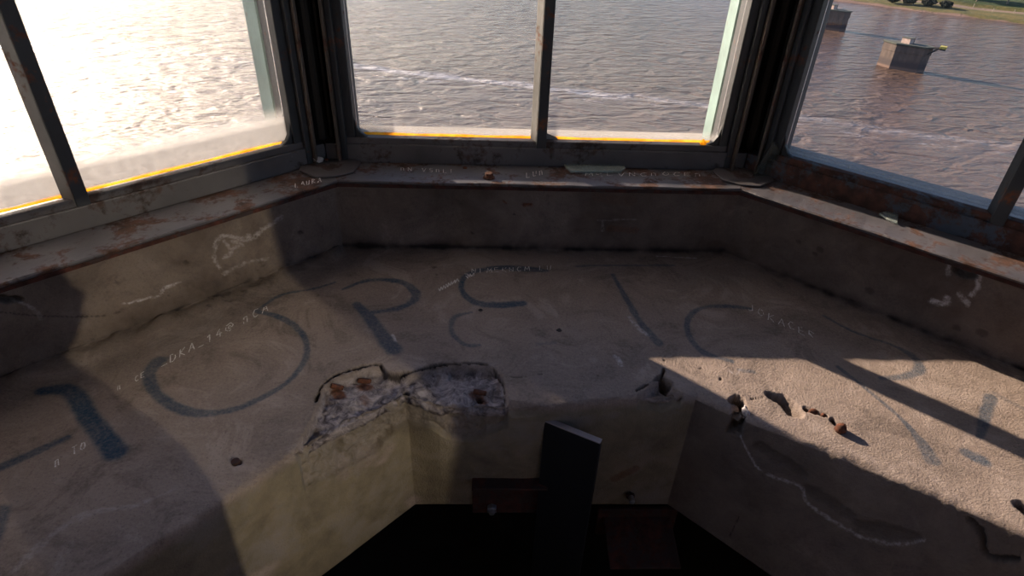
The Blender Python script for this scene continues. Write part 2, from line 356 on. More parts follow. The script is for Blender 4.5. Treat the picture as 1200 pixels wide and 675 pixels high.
def ledge():
    # profile: (a, z, outward-of-concrete normal), from the top of the upstand down to under the slab
    prof = []
    def seg(p, q, st, nn):
        n = max(1, int(round(np.hypot(q[0] - p[0], q[1] - p[1]) / st)))
        for i in range(n): t = i / n; prof.append((p[0] + (q[0] - p[0]) * t, p[1] + (q[1] - p[1]) * t, *nn))
    st = .0040
    seg((AC + .06, 1.2265), (AC, 1.2265), .03, (0, 1)); seg((AC, 1.2265), (AC, ZL + .014), st, (-1, 0))
    for i in range(5):
        t = i / 5 * math.pi / 2; prof.append((AC - .014 + .014 * math.cos(t), ZL + .014 - .014 * math.sin(t), -math.cos(t), math.sin(t)))
    seg((AC - .014, ZL), (AI + .012, ZL), st, (0, 1))
    for i in range(6):
        t = i / 6 * math.pi / 2; prof.append((AI + .012 - .012 * math.sin(t), ZL - .012 + .012 * math.cos(t), -math.sin(t), math.cos(t)))
    seg((AI, ZL - .012), (AI, ZB), st, (-1, 0)); seg((AI, ZB), (AC + .1, ZB), .06, (0, -1)); prof.append((AC + .1, ZB, 0, -1))
    prof = np.array(prof); nr = len(prof)
    cols = []
    for nm, deg in FACETS.items():
        nc = 300 if nm in ('front', 'front_left', 'front_right') else (90 if nm in ('left', 'right') else 24)
        for k in range(nc): cols.append((deg, 1 - 2 * k / nc))
    # walk clockwise: each facet from its left edge (s = -1) to its right edge (s = +1)
    cols = [(d, -s) for d, s in cols]
    cols = np.array(cols); nc = len(cols)
    ang = np.radians(cols[:, 0]); N = np.stack([np.cos(ang), np.sin(ang)], 1); TT = np.stack([np.sin(ang), -np.cos(ang)], 1)
    a = np.repeat(prof[:, 0][None], nc, 0); z = np.repeat(prof[:, 1][None], nc, 0); s = np.repeat(cols[:, 1][:, None], nr, 1)
    def pos(a, z): 
        xy = N[:, None] * a[..., None] + TT[:, None] * (s * a * T8)[..., None]
        return np.concatenate([xy, z[..., None]], -1).reshape(-1, 3)
    A = a.reshape(-1); zz0 = z.reshape(-1)
    # the inner edge is not parallel to the windows: it widens on the right hand side, the drop face leans back to it
    sc_ = cols[:, 1]; dl = np.where(cols[:, 0] == 45, np.interp(sc_, DLX, DLY), np.where(cols[:, 0] == 0, np.interp(sc_, [-1, 1], [.12, 0]), 0))
    dl = dl + np.where(cols[:, 0] == 135, np.interp(sc_, NWX, NWD), 0) + np.where(cols[:, 0] == 180, np.interp(sc_, [0, 1], [0, NWD[0]]), 0)
    dl = dl + np.where(cols[:, 0] == 90, np.interp(sc_, [-1, -.8, -.2, .5, 1], [0, -.034, -.040, -.010, 0]), 0)
    wt = np.where(A > AI + .013, np.clip((AC - A) / (AC - AI), 0, 1), np.clip((zz0 - ZB) / (ZL - ZB), 0, 1)) * (zz0 > ZB - .001) * (A < AC - .001)
    a = a + dl[:, None] * wt.reshape(nc, nr)
    p0 = pos(a, z); na = np.tile(prof[:, 2], nc); nz = np.tile(prof[:, 3], nc)
    top = sstep(1.2265 - p0[:, 2], 0, .02)                    # keep the upper lip straight
    d = (.0030 * fbm(p0, 5, 2) + .0007 * fbm(p0, 28, 3) + .0005 * fbm(p0, 70, 2)) * top
    edge = np.exp(-((A - AI) / .02) ** 2) * np.exp(-((p0[:, 2] - ZL) / .02) ** 2)
    d -= edge * (.008 * np.clip(fbm(p0, 14, 4) + .25, 0, 2))
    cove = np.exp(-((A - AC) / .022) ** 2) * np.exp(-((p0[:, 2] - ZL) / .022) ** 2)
    d += cove * .008 * (fbm(p0, 22, 4))
    # on the front left the mortar of the cove is a broad sloping band
    side = np.repeat((cols[:, 0] == 135), nr)
    band = side * sstep(AC - A, .09, .0) * sstep(p0[:, 2] - ZL, .10, .0)
    d += band * (.012 + .010 * fbm(p0, 30, 3))
    cr = np.zeros(len(p0)); lay = {k: np.zeros(len(p0)) for k in ('blue', 'dark', 'white', 'rust')}
    vis = np.where(np.repeat(np.isin(cols[:, 0], (90, 45, 135, 180, 0)), nr))[0]; pv = p0[vis]
    wob = .004 * fbm(pv, 40, 3); wobf = .0025 * fbm(pv, 150, 2)
    for key, lst in (('blue', BLUE), ('dark', DARK), ('white', WHITE), ('rust', RUST)):
        L = lay[key]
        for q, amt, soft, carve in lst:
            lo = q[:, :3].min(0) - .06; hi = q[:, :3].max(0) + .06
            sel = np.where(((pv > lo) & (pv < hi)).all(1))[0]
            if not len(sel): continue
            x = pv[sel]; best = np.full(len(sel), 9.0)
            for i in range(len(q) - 1):
                e = q[i + 1, :3] - q[i, :3]; ee = max(e @ e, 1e-12); t = np.clip(((x - q[i, :3]) @ e) / ee, 0, 1)
                dd = np.linalg.norm(x - q[i, :3] - t[:, None] * e, axis=1) / ((q[i, 3] + (q[i + 1, 3] - q[i, 3]) * t) * .5)
                best = np.minimum(best, dd)
            w = q[:, 3].mean() * .5; best = best + (wob[sel] + wobf[sel]) / max(w, .004) * (1.0 if key != 'blue' else .6)
            if key == 'dark' and w > .012: best = best + 1.1 * wob[sel] / .004 * .45
            m = sstep(best, 1 + soft, 1 - soft) * amt
            L[vis[sel]] = np.maximum(L[vis[sel]], m)
            if carve: cr[vis[sel]] = np.maximum(cr[vis[sel]], sstep(best, 1.25, .4) * carve)
    d -= cr
    sp = np.zeros(len(p0)); xy = p0[:, :2]; rough = .006 * fbm(p0, 35, 3)
    for px, dep, zf in ((SPALL1, .022, .10), (SPALL2, .020, .04), (SPALL3, .03, .05), (SPALL4, .02, .10)):
        poly = poly_plan(px); lo = poly.min(0) - .05; hi = poly.max(0) + .05
        sel = np.where(((xy > lo) & (xy < hi)).all(1) & (p0[:, 2] > .8) & (p0[:, 2] < 1.03) & (A < 1.2))[0]
        if not len(sel): continue
        sd = poly_sd(xy[sel], poly) + rough[sel]
        lowz = ZL - zf * (1 + .9 * fbm(p0[sel], 12, 3)); 
        m = sstep(sd, -.003, .006) * sstep(p0[sel, 2], lowz - .008, lowz + .004)
        d[sel] -= m * (dep * (.75 + .6 * fbm(p0[sel], 20, 4)) + .010 * np.abs(fbm(p0[sel], 55, 3)) - (.0 if zf > .05 else 0))
        ex = sstep(A[sel], AI - .002, AI + .010)
        sp[sel] = np.maximum(sp[sel], m * (.25 + .75 * ex) * (1 if px is SPALL1 else .3))
    poly = poly_plan(SPALL5); sel = np.where((np.abs(A - AI) < .06) & (p0[:, 2] > .9) & (p0[:, 2] < 1.02))[0]
    m = sstep(poly_sd(xy[sel], poly) + rough[sel], -.003, .01) * sstep(p0[sel, 2], ZL - .03, ZL - .02)
    d[sel] -= m * .010 * (1 + fbm(p0[sel], 20, 3))
    pa = (a.reshape(-1) + na * d).reshape(nc, nr); pz = (z.reshape(-1) + nz * d)
    # spalled edge also slumps down
    pz = pz - np.where((np.abs(A - AI) < .015) & (p0[:, 2] > ZL - .02), sp * .016, 0)
    v = pos(pa, pz.reshape(nc, nr))
    i = np.arange(nc)[:, None] * nr + np.arange(nr - 1)[None]; j = ((np.arange(nc) + 1) % nc)[:, None] * nr + np.arange(nr - 1)[None]
    f = np.stack([i, j, j + 1, i + 1], -1).reshape(-1, 4)
    me = bpy.data.meshes.new('concrete_ledge')
    me.vertices.add(len(v)); me.vertices.foreach_set('co', v.astype(np.float32).ravel())
    me.loops.add(f.size); me.loops.foreach_set('vertex_index', f.astype(np.int32).ravel())
    me.polygons.add(len(f)); me.polygons.foreach_set('loop_start', np.arange(0, f.size, 4, dtype=np.int32)); me.polygons.foreach_set('loop_total', np.full(len(f), 4, np.int32))
    me.update(calc_edges=True); me.polygons.foreach_set('use_smooth', np.ones(len(f), bool))
    zz = p0[:, 2]
    yel = np.where((A < AI + .02), sstep(ZL - .012 - zz, -.006, .02 + 0 * zz) * sstep(fbm(p0, 9, 4), -.55, -.2), 0)
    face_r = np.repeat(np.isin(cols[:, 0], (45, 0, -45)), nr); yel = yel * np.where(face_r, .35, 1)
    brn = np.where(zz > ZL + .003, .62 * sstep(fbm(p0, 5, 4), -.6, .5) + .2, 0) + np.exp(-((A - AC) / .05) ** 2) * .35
    brn = np.clip(brn + band * .6 + np.where(face_r & (zz < ZL - .01), .75, 0) + np.where(face_r & (zz > ZL + .005), .25, 0), 0, 1)  # right-hand faces made browner still, their shade put into the colour
    wht = lay['white']
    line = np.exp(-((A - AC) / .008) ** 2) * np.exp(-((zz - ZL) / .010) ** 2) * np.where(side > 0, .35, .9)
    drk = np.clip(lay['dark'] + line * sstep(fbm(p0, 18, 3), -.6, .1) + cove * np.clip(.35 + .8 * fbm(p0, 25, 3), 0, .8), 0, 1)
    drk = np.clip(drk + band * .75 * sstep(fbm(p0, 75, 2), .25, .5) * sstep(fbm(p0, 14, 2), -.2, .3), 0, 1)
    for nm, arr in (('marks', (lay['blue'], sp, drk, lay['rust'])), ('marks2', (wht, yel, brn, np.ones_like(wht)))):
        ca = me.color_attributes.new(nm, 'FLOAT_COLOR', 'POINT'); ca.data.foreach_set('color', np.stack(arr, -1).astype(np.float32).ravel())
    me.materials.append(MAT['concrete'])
    o = bpy.data.objects.new('concrete_ledge', me); COL.objects.link(o)
    return tag(o, 'worn concrete ledge with blue letters running round the cabin under the windows', 'ledge', kind='structure'), v.reshape(nc, nr, 3)
LEDGE, LV = ledge()
from mathutils.bvhtree import BVHTree
_bvh = BVHTree.FromPolygons([tuple(x) for x in LV.reshape(-1, 3)[::1]], [tuple(p.vertices) for p in LEDGE.data.polygons])
def on_ledge(u, v, off=.0006):        # the ledge point seen at (u, v), lifted off the surface a little
    d = Vector(ray(u, v)).normalized(); h, n, i, t = _bvh.ray_cast(Vector(CAM), d, 8)
    if n.dot(d) > 0: n = -n
    return h + n * off, n

# ---- chalk and scratched writing, as thin ribbons lying on the surfaces
GL = {'D': [[(0, 0), (0, 1), (.5, .85), (.6, .45), (.4, .05), (0, 0)]], 'K': [[(0, 0), (.1, 1)], [(.6, 1), (.08, .5), (.6, 0)]], 'A': [[(0, 0), (.35, 1), (.65, 0)], [(.15, .4), (.55, .4)]],
      '_': [[(0, 0), (.7, 0)]], '1': [[(.05, .75), (.3, 1), (.3, 0)]], '4': [[(.45, 0), (.4, 1), (0, .4), (.65, .4)]], '@': [[(.6, .35), (.4, .3), (.3, .5), (.5, .7), (.65, .5), (.75, .35), (.9, .6), (.6, 1), (.1, .85), (0, .35), (.4, 0), (.8, .1)]],
      'J': [[(.5, 1), (.5, .2), (.2, 0), (0, .25)]], 'O': [[(.3, 0), (0, .4), (.2, 1), (.55, .8), (.6, .3), (.3, 0)]], 'C': [[(.6, .9), (.2, 1), (0, .5), (.2, 0), (.6, .1)]], 'E': [[(.55, 1), (0, .95), (0, .05), (.6, 0)], [(0, .5), (.45, .5)]],
      'R': [[(0, 0), (0, 1), (.5, .8), (.05, .5), (.6, 0)]], 'N': [[(0, 0), (0, 1), (.5, 0), (.5, 1)]], 'T': [[(0, 1), (.6, 1)], [(.3, 1), (.3, 0)]], 'M': [[(0, 0), (.1, 1), (.35, .3), (.6, 1), (.7, 0)]],
      'L': [[(0, 1), (0, 0), (.5, 0)]], 'U': [[(0, 1), (.05, .1), (.45, .1), (.5, 1)]], 'S': [[(.5, .9), (.1, .9), (.1, .55), (.5, .4), (.4, 0), (0, .1)]], 'I': [[(.1, 0), (.1, 1)]], 'V': [[(0, 1), (.25, 0), (.55, 1)]], ' ': [], 'n': [[(0, 0), (0, .8), (.35, .8), (.4, 0)]]}
def writing(text, p0, p1, h, place, w=.0011, lab=None, mat='chalk', parent=None, skew=(0, -1)):
    n = len(text); V = []; Fc = []; ra = random.Random(text + str(p0))
    for i, ch in enumerate(text):
        jit = ra.uniform(-.12, .12)
        for st in GL.get(ch, []):
            pts = []
            for k in range(len(st) - 1):
                for t in (0, .34, .67): pts.append((st[k][0] + (st[k + 1][0] - st[k][0]) * t, st[k][1] + (st[k + 1][1] - st[k][1]) * t))
            pts.append(st[-1]); run = []
            for x, y in pts:
                f = (i + x * .95) / n; u = p0[0] + (p1[0] - p0[0]) * f + skew[0] * h * (y + jit); v = p0[1] + (p1[1] - p0[1]) * f + skew[1] * h * (y + jit)
                run.append(place(u, v))
            for a, b in zip(run[:-1], run[1:]):
                if ra.random() < .1: continue
                (pa, na), (pb, nb) = a, b; e = (pb - pa)
                if e.length < 1e-5: continue
                sd = e.normalized().cross(na).normalized() * w * ra.uniform(.6, 1.3) * .5
                k = len(V); V += [pa - sd, pa + sd, pb + sd, pb - sd]; Fc.append((k, k + 1, k + 2, k + 3))
    o = obj('chalk_writing', (V, Fc), MAT[mat], parent or LEDGE)
    if lab: o['label'] = lab
    return o
writing('_DKA_14@ nCA', (189, 430), (318, 362), 9, on_ledge, .0022, 'pale scratched handwriting')
writing('JOKACER', (876, 364), (960, 400), 8, on_ledge, .0020, 'pale scratched handwriting')
writing('n TO', (65, 548), (104, 522), 9, on_ledge, .0022)
writing('n  CE', (138, 458), (172, 440), 6, on_ledge, .0016)
writing('NIMEKNCM LU', (553, 320), (650, 316), 5, on_ledge, .0018)
def scribble(a, b, amp, n, lab=None):
    V = []; Fc = []; ra = random.Random(n); prev = None
    for i in range(n):
        f = i / (n - 1); u = a[0] + (b[0] - a[0]) * f + ra.uniform(-1, 1); v = a[1] + (b[1] - a[1]) * f + (amp if i % 2 else -amp)
        p = on_ledge(u, v)
        if prev:
            e = p[0] - prev[0]; sd = e.normalized().cross(p[1]) * .0010; k = len(V)
            V += [prev[0] - sd, prev[0] + sd, p[0] + sd, p[0] - sd]; Fc.append((k, k + 1, k + 2, k + 3))
        prev = p
    obj('chalk_writing', (V, Fc), MAT['chalk'], LEDGE)
scribble((514, 340), (537, 328), 2.2, 16)
scribble((546, 325), (556, 321), 2.0, 8)

# ---- windows, sills and walls of the eight sides
def Fm(deg):                            # facet frame: local x along the wall to the right, y outward, z up
    return Matrix.Rotation(R_(deg - 90), 4, 'Z')
def window(idx, nm, deg):
    hw = HW if nm != 'back_right' else .36  # unseen back right window narrowed to shape the reflected sunbeam
    if nm in ('back', 'back_left'):  # unseen back sides closed solid to cut the light inside
        bm = bmesh.new(); prism(bm, [(-1.452 * T8, 1.452), (1.452 * T8, 1.452), (1.66 * T8, 1.66), (-1.66 * T8, 1.66)], 0, 2.62)
        tag(obj('wall_' + nm, bm, MAT['outwall']), kind='structure').rotation_euler = (0, 0, R_(deg - 90)); return None
    root = empty('window_%d' % idx); root.rotation_euler = (0, 0, R_(deg - 90)); tag(root, 'steel framed two pane window on the %s side of the cabin' % nm.replace('_', ' '), 'window', kind='structure')
    # sill flange with a rolled nose
    bm = bmesh.new(); s0 = lambda a: a * T8
    prof = [(NOSE, ZS - .006), (NOSE - .003, ZS - .001), (NOSE, ZS + .002), (NOSE + .03, ZS + .001), (1.47, ZS), (1.47, ZS - .008), (NOSE + .004, ZS - .009)]
    nseg = 48; rows = []
    ra = random.Random(idx); wv = [ra.uniform(-1, 1) for _ in range(nseg + 1)]
    for k in range(nseg + 1):
        t = -1 + 2 * k / nseg; e = .0015 * wv[k] + .002 * math.sin(k * .37 + idx)
        rows.append([bm.verts.new((t * s0(a) * .9995, a + (e if j < 4 else 0), z + (.0008 * wv[-k] if j in (2, 3) else 0))) for j, (a, z) in enumerate(prof)])
    for k in range(nseg):
        for j in range(len(prof)):
            jj = (j + 1) % len(prof); bm.faces.new((rows[k][j], rows[k + 1][j], rows[k + 1][jj], rows[k][jj]))
    bm.faces.new(rows[0]); bm.faces.new(rows[-1][::-1])
    sill = obj('window_sill', bm, MAT['sill'], root, smooth=False)
    bm = bmesh.new(); a0 = NOSE + .0015; prism(bm, [(-a0 * T8, a0), (a0 * T8, a0), ((a0 + .03) * T8, a0 + .03), (-(a0 + .03) * T8, a0 + .03)], ZS - .018, ZS - .0085); obj('sill_shade_lip', bm, MAT['darkrust'], root)  # dark strip below the nose: rust, with its shade put into the colour
    # bottom, top rails
    bm = bmesh.new()
    S1 = 1.475 * T8 - .001
    prism(bm, [(-S1, 1.475), (S1, 1.475), (1.54 * T8 - .001, 1.54), (-1.54 * T8 + .001, 1.54)], ZS - .004, ZG - .014)
    box(bm, (0, 1.4975, ZG - .009), (2 * hw + .06, .028, .024))          # stop the glass sits on
    box(bm, (0, 1.50, TOPW + .02), (2 * hw + .1, .05, .06))
    fr = obj('window_frame', bm, MAT['rail_rust'] if nm in ('front_right', 'right') else MAT['rail'], root); bevel(fr, .003)
    bm = bmesh.new()
    for sg in (-1, 1):                                                   # jambs, with an outer rib by the corner post
        x0, x1 = sorted((sg * hw, sg * (hw + .026))); prism(bm, [(x0, 1.485), (x1, 1.485), (x1, 1.56), (x0, 1.56)], ZG - .03, TOPW + .02)
        x0, x1 = sorted((sg * (hw + .024), sg * .566)); prism(bm, [(x0, 1.470), (x1, 1.470), (x1, 1.58), (x0, 1.58)], ZS, TOPW + .05)
        # rounded gusset at the foot of the jamb
        g = [(sg * hw, ZG + .06), (sg * (hw - .006), ZG + .03), (sg * (hw - .018), ZG + .012), (sg * (hw - .045), ZG - .003), (sg * hw, ZG - .006)]
        lo = [bm.verts.new((x, 1.490, z)) for x, z in g]; hi = [bm.verts.new((x, 1.505, z)) for x, z in g]
        bm.faces.new(lo); bm.faces.new(hi[::-1])
        for i in range(5): bm.faces.new((lo[i], lo[(i + 1) % 5], hi[(i + 1) % 5], hi[i]))
    j = obj('window_jamb', bm, MAT['frame'], root); bevel(j, .003)
    bm = bmesh.new()
    for sg in (-1, 1):
        x0, x1 = sorted((sg * .566, sg * .574)); prism(bm, [(x0, 1.455), (x1, 1.455), (x1, 1.55), (x0, 1.55)], ZS, TOPW + .05)
    bevel(obj('jamb_rib', bm, MAT['rib'], root), .002)
    bm = bmesh.new()                                                     # pale outer reveals beyond the glass
    prism(bm, [(hw - .004, 1.562), (.60, 1.562), (.60, 1.628), (hw - .004, 1.628)], 1.18, TOPW + .05)
    obj('outer_reveal', bm, MAT['teal'], root)
    bm = bmesh.new()                                                     # glazing bar, the light on its left side put into a paler grey
    prism(bm, [(-.025, 1.510), (-.008, 1.480), (-.008, 1.510)], ZG - .02, TOPW); box(bm, (0, 1.537, (ZG + TOPW) / 2), (.030, .034, TOPW - ZG))
    bevel(obj('glazing_bar', bm, MAT['lit_bar_wedge'] if nm in ('front', 'front_left') else MAT['frame'], root), .0025) if nm != 'back_right' else bm.free()
    bm = bmesh.new(); prism(bm, [(-.0078, 1.511), (-.0078, 1.477), (.020, 1.477), (.020, 1.511)], ZG - .02, TOPW)
    bevel(obj('bar_face', bm, MAT['frame'], root), .002) if nm != 'back_right' else bm.free()
    for sg in (-1, 1):
        g = obj('pane', ([], []), MAT['glass'], root) if 0 else None
        bm = bmesh.new(); box(bm, (0, 0, (TOPW - ZG) / 2), (hw - .010, .004, TOPW - ZG)); g = obj('pane', bm, MAT['glass_dirty' if nm == 'front_left' else 'glass'], root)
        g.location = (sg * (hw / 2 + .003), 1.516, ZG - .002)
        n = 60; V = []; Fc = []; ra = random.Random(idx * 3 + sg)          # uneven wedge of putty along the foot of the pane
        for k in range(n + 1):
            x = sg * (.012 + (hw - .03) * k / n); h = .004 + .003 * abs(math.sin(k * .13 + idx)) + ra.uniform(0, .0015)
            V += [(x, 1.5195, ZG - .004), (x, 1.533, ZG - .004), (x, 1.5205, ZG + h), (x, 1.5195, ZG + h)]
        for k in range(n):
            for j in range(4): Fc.append((k * 4 + j, k * 4 + (j + 1) % 4, k * 4 + 4 + (j + 1) % 4, k * 4 + 4 + j))
        Fc += [(0, 3, 2, 1), (n * 4, n * 4 + 1, n * 4 + 2, n * 4 + 3)]
        if nm not in ('front_right', 'right'): obj('putty', (V, Fc), MAT['putty'], root)
    if nm == 'front':                                                    # pale wedge lying against the foot of the bar
        bm = bmesh.new(); v = [bm.verts.new(p) for p in ((.012, 1.512, ZG + .024), (.012, 1.505, ZG - .002), (.055, 1.505, ZG - .002), (.055, 1.512, ZG + .006), (.012, 1.5135, ZG - .002), (.055, 1.5135, ZG - .002))]
        for f in ((0, 1, 2, 3), (0, 4, 1), (3, 2, 5), (0, 3, 5, 4), (1, 4, 5, 2)): bm.faces.new([v[i] for i in f])
        obj('bar_gusset', bm, MAT['lit_bar_wedge'], root)
    # structure round it
    bm = bmesh.new()
    prism(bm, [(-1.452 * T8, 1.452), (1.452 * T8, 1.452), (1.66 * T8, 1.66), (-1.66 * T8, 1.66)], 0, 1.222)
    prism(bm, [(-1.545 * T8, 1.545), (1.545 * T8, 1.545), (1.66 * T8, 1.66), (-1.66 * T8, 1.66)], 1.2222, ZG - .02)
    if nm == 'back_right':
        for sg in (-1, 1):
            x0, x1 = sorted((sg * (hw + .005), sg * .57)); prism(bm, [(x0, 1.49), (x1, 1.49), (x1, 1.54), (x0, 1.54)], ZG - .02, TOPW)
    tag(obj('wall_' + nm, bm, MAT['outwall'], world=False), kind='structure').rotation_euler = (0, 0, R_(deg - 90))
    bm = bmesh.new(); prism(bm, [(-1.452 * T8, 1.452), (1.452 * T8, 1.452), (1.66 * T8, 1.66), (-1.66 * T8, 1.66)], TOPW + .051, 2.62)
    o = tag(obj('trim_%d' % idx, bm, MAT['ceiling']), kind='structure'); o.rotation_euler = (0, 0, R_(deg - 90))
    return root
WIN = {}
for i, (nm, deg) in enumerate(FACETS.items()): WIN[nm] = window(i + 1, nm, deg)
names = ['between the front and front right windows', 'between the front right and right windows', 'between the right and back right windows', 'between the back right and back windows', 'between the back and back left windows', 'between the back left and left windows', 'between the left and front left windows', 'between the front left and front windows']
for i, deg in enumerate((67.5, 22.5, -22.5, -67.5, -112.5, -157.5, 157.5, 112.5)):
    bm = bmesh.new(); c = 1 / math.cos(math.pi / 8)
    prism(bm, [(-.075, 1.665), (-.030, 1.640), (.030, 1.640), (.075, 1.665), (.10, 1.78), (-.10, 1.78)], 1.2222, 2.62)
    cyl(bm, (0, 1.655, 1.2225), (0, 1.655, 2.6), .028, 20)
    o = obj('corner_post', bm, MAT['post']); o.rotation_euler = (0, 0, R_(deg - 90)); bevel(o, .003)
    tag(o, 'black steel corner post ' + names[i], 'post', kind='structure')
    bm = bmesh.new(); prism(bm, [(-.085, 1.535), (-.05, 1.475), (.0, 1.462), (.05, 1.475), (.085, 1.535), (.06, 1.64), (-.06, 1.64)], ZS + .0025, ZS + .007)
    b = obj('foot_plate', bm, MAT['rail'], o); bevel(b, .002)
def octa(r, z0, z1, name, mat, kind='structure'):
    bm = bmesh.new(); pts = [(r / math.cos(math.pi / 8) * math.cos(R_(22.5 + 45 * k)), r / math.cos(math.pi / 8) * math.sin(R_(22.5 + 45 * k))) for k in range(8)]
    prism(bm, pts, z0, z1); return tag(obj(name, bm, mat), kind=kind)
octa(1.70, 2.62, 2.74, 'ceiling', MAT['ceiling'])
octa(1.66, -.15, 0, 'floor', MAT['floor'])

# ---- writing and scratches on the sills
def on_sill(u, v): p = P(u, v, ZS + .0028); return Vector(p), Vector((0, 0, 1))
sf = WIN['front']; sl = WIN['front_left']
def sill_text(text, p0, p1, h, w, root):
    o = writing(text, p0, p1, h, on_sill, w, parent=None); o.parent = root; o.matrix_parent_inverse = root.rotation_euler.to_matrix().to_4x4().inverted(); return o
sill_text('LAURA', (346, 220), (379, 212), 5, .0022, sl)
sill_text('nN VSnLI', (470, 200), (536, 203), 4, .0016, sf)
sill_text('LUn', (617, 208), (640, 203), 6, .0020, sf)
sill_text('MRLVNCnOCEn', (686, 206), (828, 206), 4, .0018, sf)

# ---- loose things on the sills
def glass_piece(name, outline, z, th, lab, mat='shard', bevel_w=.0025):
    c = np.mean([P(u, v, z) for u, v in outline], 0); bm = bmesh.new()
    prism(bm, [tuple(P(u, v, z)[:2] - c[:2]) for u, v in outline], 0, th)
    o = obj(name, bm, MAT[mat]); o.location = (c[0], c[1], z); bevel(o, bevel_w, 2); tag(o, lab, 'glass'); return o
glass_piece('glass_strip', [(659, 193), (668, 203), (727, 203), (733, 198), (726, 192), (664, 191)], ZS + .0025, .007, 'long clear glass strip with pointed ends lying on the front sill')
g = glass_piece('glass_fragment', [(1029, 252), (1041, 259), (1051, 263), (1052, 254), (1046, 248), (1036, 250)], ZS + .0026, .006, 'small broken glass fragment on the front right sill', bevel_w=.002)
# shard leaning at the foot of the right post
bm = bmesh.new(); A_, B_, C_ = W(906, 166, 45, 1.462), P(938, 207, ZS + .003), P(882, 208, ZS + .003)
nn = np.cross(B_ - A_, C_ - A_); nn /= np.linalg.norm(nn)
lo = [bm.verts.new(tuple(q - A_)) for q in (A_, B_, C_)]; hi = [bm.verts.new(tuple(q - A_ + nn * .004)) for q in (A_, B_, C_)]
bm.faces.new(lo); bm.faces.new(hi[::-1])
for i in range(3): bm.faces.new((lo[i], lo[(i + 1) % 3], hi[(i + 1) % 3], hi[i]))
o = obj('glass_shard', bm, MAT['shard_dark']); o.location = tuple(A_); tag(o, 'triangular glass shard leaning against the foot of the right corner post', 'glass')
def lump(name, u, v, z, s, mat, lab, cat, seed=0, rough=.2):
    p = P(u, v, z); bm = bmesh.new(); blob(bm, (0, 0, s[2] * .8), s, seed, 3, rough); o = obj(name, bm, MAT[mat], smooth=True); o.location = tuple(p); return tag(o, lab, cat)
lump('plaster_lump', 373, 190, ZS + .009, (.014, .010, .009), 'plaster', 'pale plaster crumb at the foot of the left corner post', 'plaster', 3)
lump('rust_flake', 383, 188, ZS + .009, (.006, .005, .004), 'rust', 'tiny rusty flake beside the pale plaster crumb at the left post', 'flake', 5)
lump('plaster_lump', 1105, 262, ZS + .0025, (.016, .010, .007), 'plaster', 'grey plaster lump by the rusty rail of the front right sill', 'plaster', 7)
lump('plaster_lump', 992, 228, ZS + .0025, (.012, .008, .006), 'plaster', 'small grey crumb lying on the front right sill near the post', 'plaster', 9)
lump('putty_flake', 823, 172, ZG - .003, (.010, .004, .010), 'putty', 'curled orange putty flake at the right end of the front window', 'putty', 6, .4)
def bolt(u, v, z, r, h, lab, mat='rust', nsides=6, cat='bolt', name='rusty_bolt', rotz=.3):
    p = P(u, v, z); root = empty(name, tuple(p), rotz); tag(root, lab, cat)
    bm = bmesh.new(); bmesh.ops.create_cone(bm, cap_ends=True, segments=nsides, radius1=r, radius2=r * .94, depth=h, matrix=Matrix.Translation((0, 0, h / 2))); bevel(obj('bolt_head', bm, MAT[mat], root), .0012)
    bm = bmesh.new(); bmesh.ops.create_cone(bm, cap_ends=True, segments=20, radius1=r * 1.35, radius2=r * 1.3, depth=.002, matrix=Matrix.Translation((0, 0, .001))); obj('washer', bm, MAT[mat], root)
    return root
bolt(573, 208, ZS + .002, .0125, .014, 'rusty hexagonal bolt head standing on the front sill')
bolt(545, 197, ZS + .002, .005, .004, 'small flat rusty screw head left of the hexagonal bolt on the front sill', nsides=16, name='rusty_screw', cat='screw')
q, nrm = on_ledge(277, 544, .0); zz = float(q.z)
r_ = empty('ledge_bolt', (q.x, q.y, zz - .004)); tag(r_, 'dark rusty bolt set in a hole of the left shelf', 'bolt')
bm = bmesh.new(); bmesh.ops.create_cone(bm, cap_ends=True, segments=18, radius1=.008, radius2=.0075, depth=.014, matrix=Matrix.Translation((0, 0, .007))); bevel(obj('shank', bm, MAT['darkrust'], r_), .001)
bm = bmesh.new(); bmesh.ops.create_cone(bm, cap_ends=True, segments=6, radius1=.0105, radius2=.010, depth=.006, matrix=Matrix.Translation((0, 0, .006))); bevel(obj('nut', bm, MAT['darkrust'], r_), .001)
def on_shelf_lump(name, u, v, s, mat, lab, cat, seed, rough=.2):
    q, n_ = on_ledge(u, v, 0); bm = bmesh.new(); blob(bm, (0, 0, s[2] * .6), s, seed, 3, rough); o = obj(name, bm, MAT[mat], smooth=True); o.location = q; return tag(o, lab, cat)
on_shelf_lump('pebble', 655, 388, (.006, .005, .004), 'stone', 'dark pebble in the middle of the front shelf', 'pebble', 1)
on_shelf_lump('rusty_nut', 984, 505, (.012, .011, .012), 'rust', 'round rusty nut in the sunlit crack of the right shelf', 'nut', 2, .08)
on_shelf_lump('pebble', 563, 364, (.006, .003, .003), 'stone', 'thin dark chip left of the pebble on the front shelf', 'pebble', 4)
on_shelf_lump('pebble', 952, 484, (.010, .007, .006), 'rust', 'brown stone in the crack beside the broken hole of the right shelf', 'pebble', 8)
on_shelf_lump('pebble', 964, 488, (.006, .005, .005), 'rust', 'smaller brown stone in the crack just left of the rusty nut', 'pebble', 12)
on_shelf_lump('concrete_chip', 873, 486, (.006, .012, .012), 'plaster', 'pale wedge of concrete sticking up at the broken shelf edge', 'chip', 13, .3)
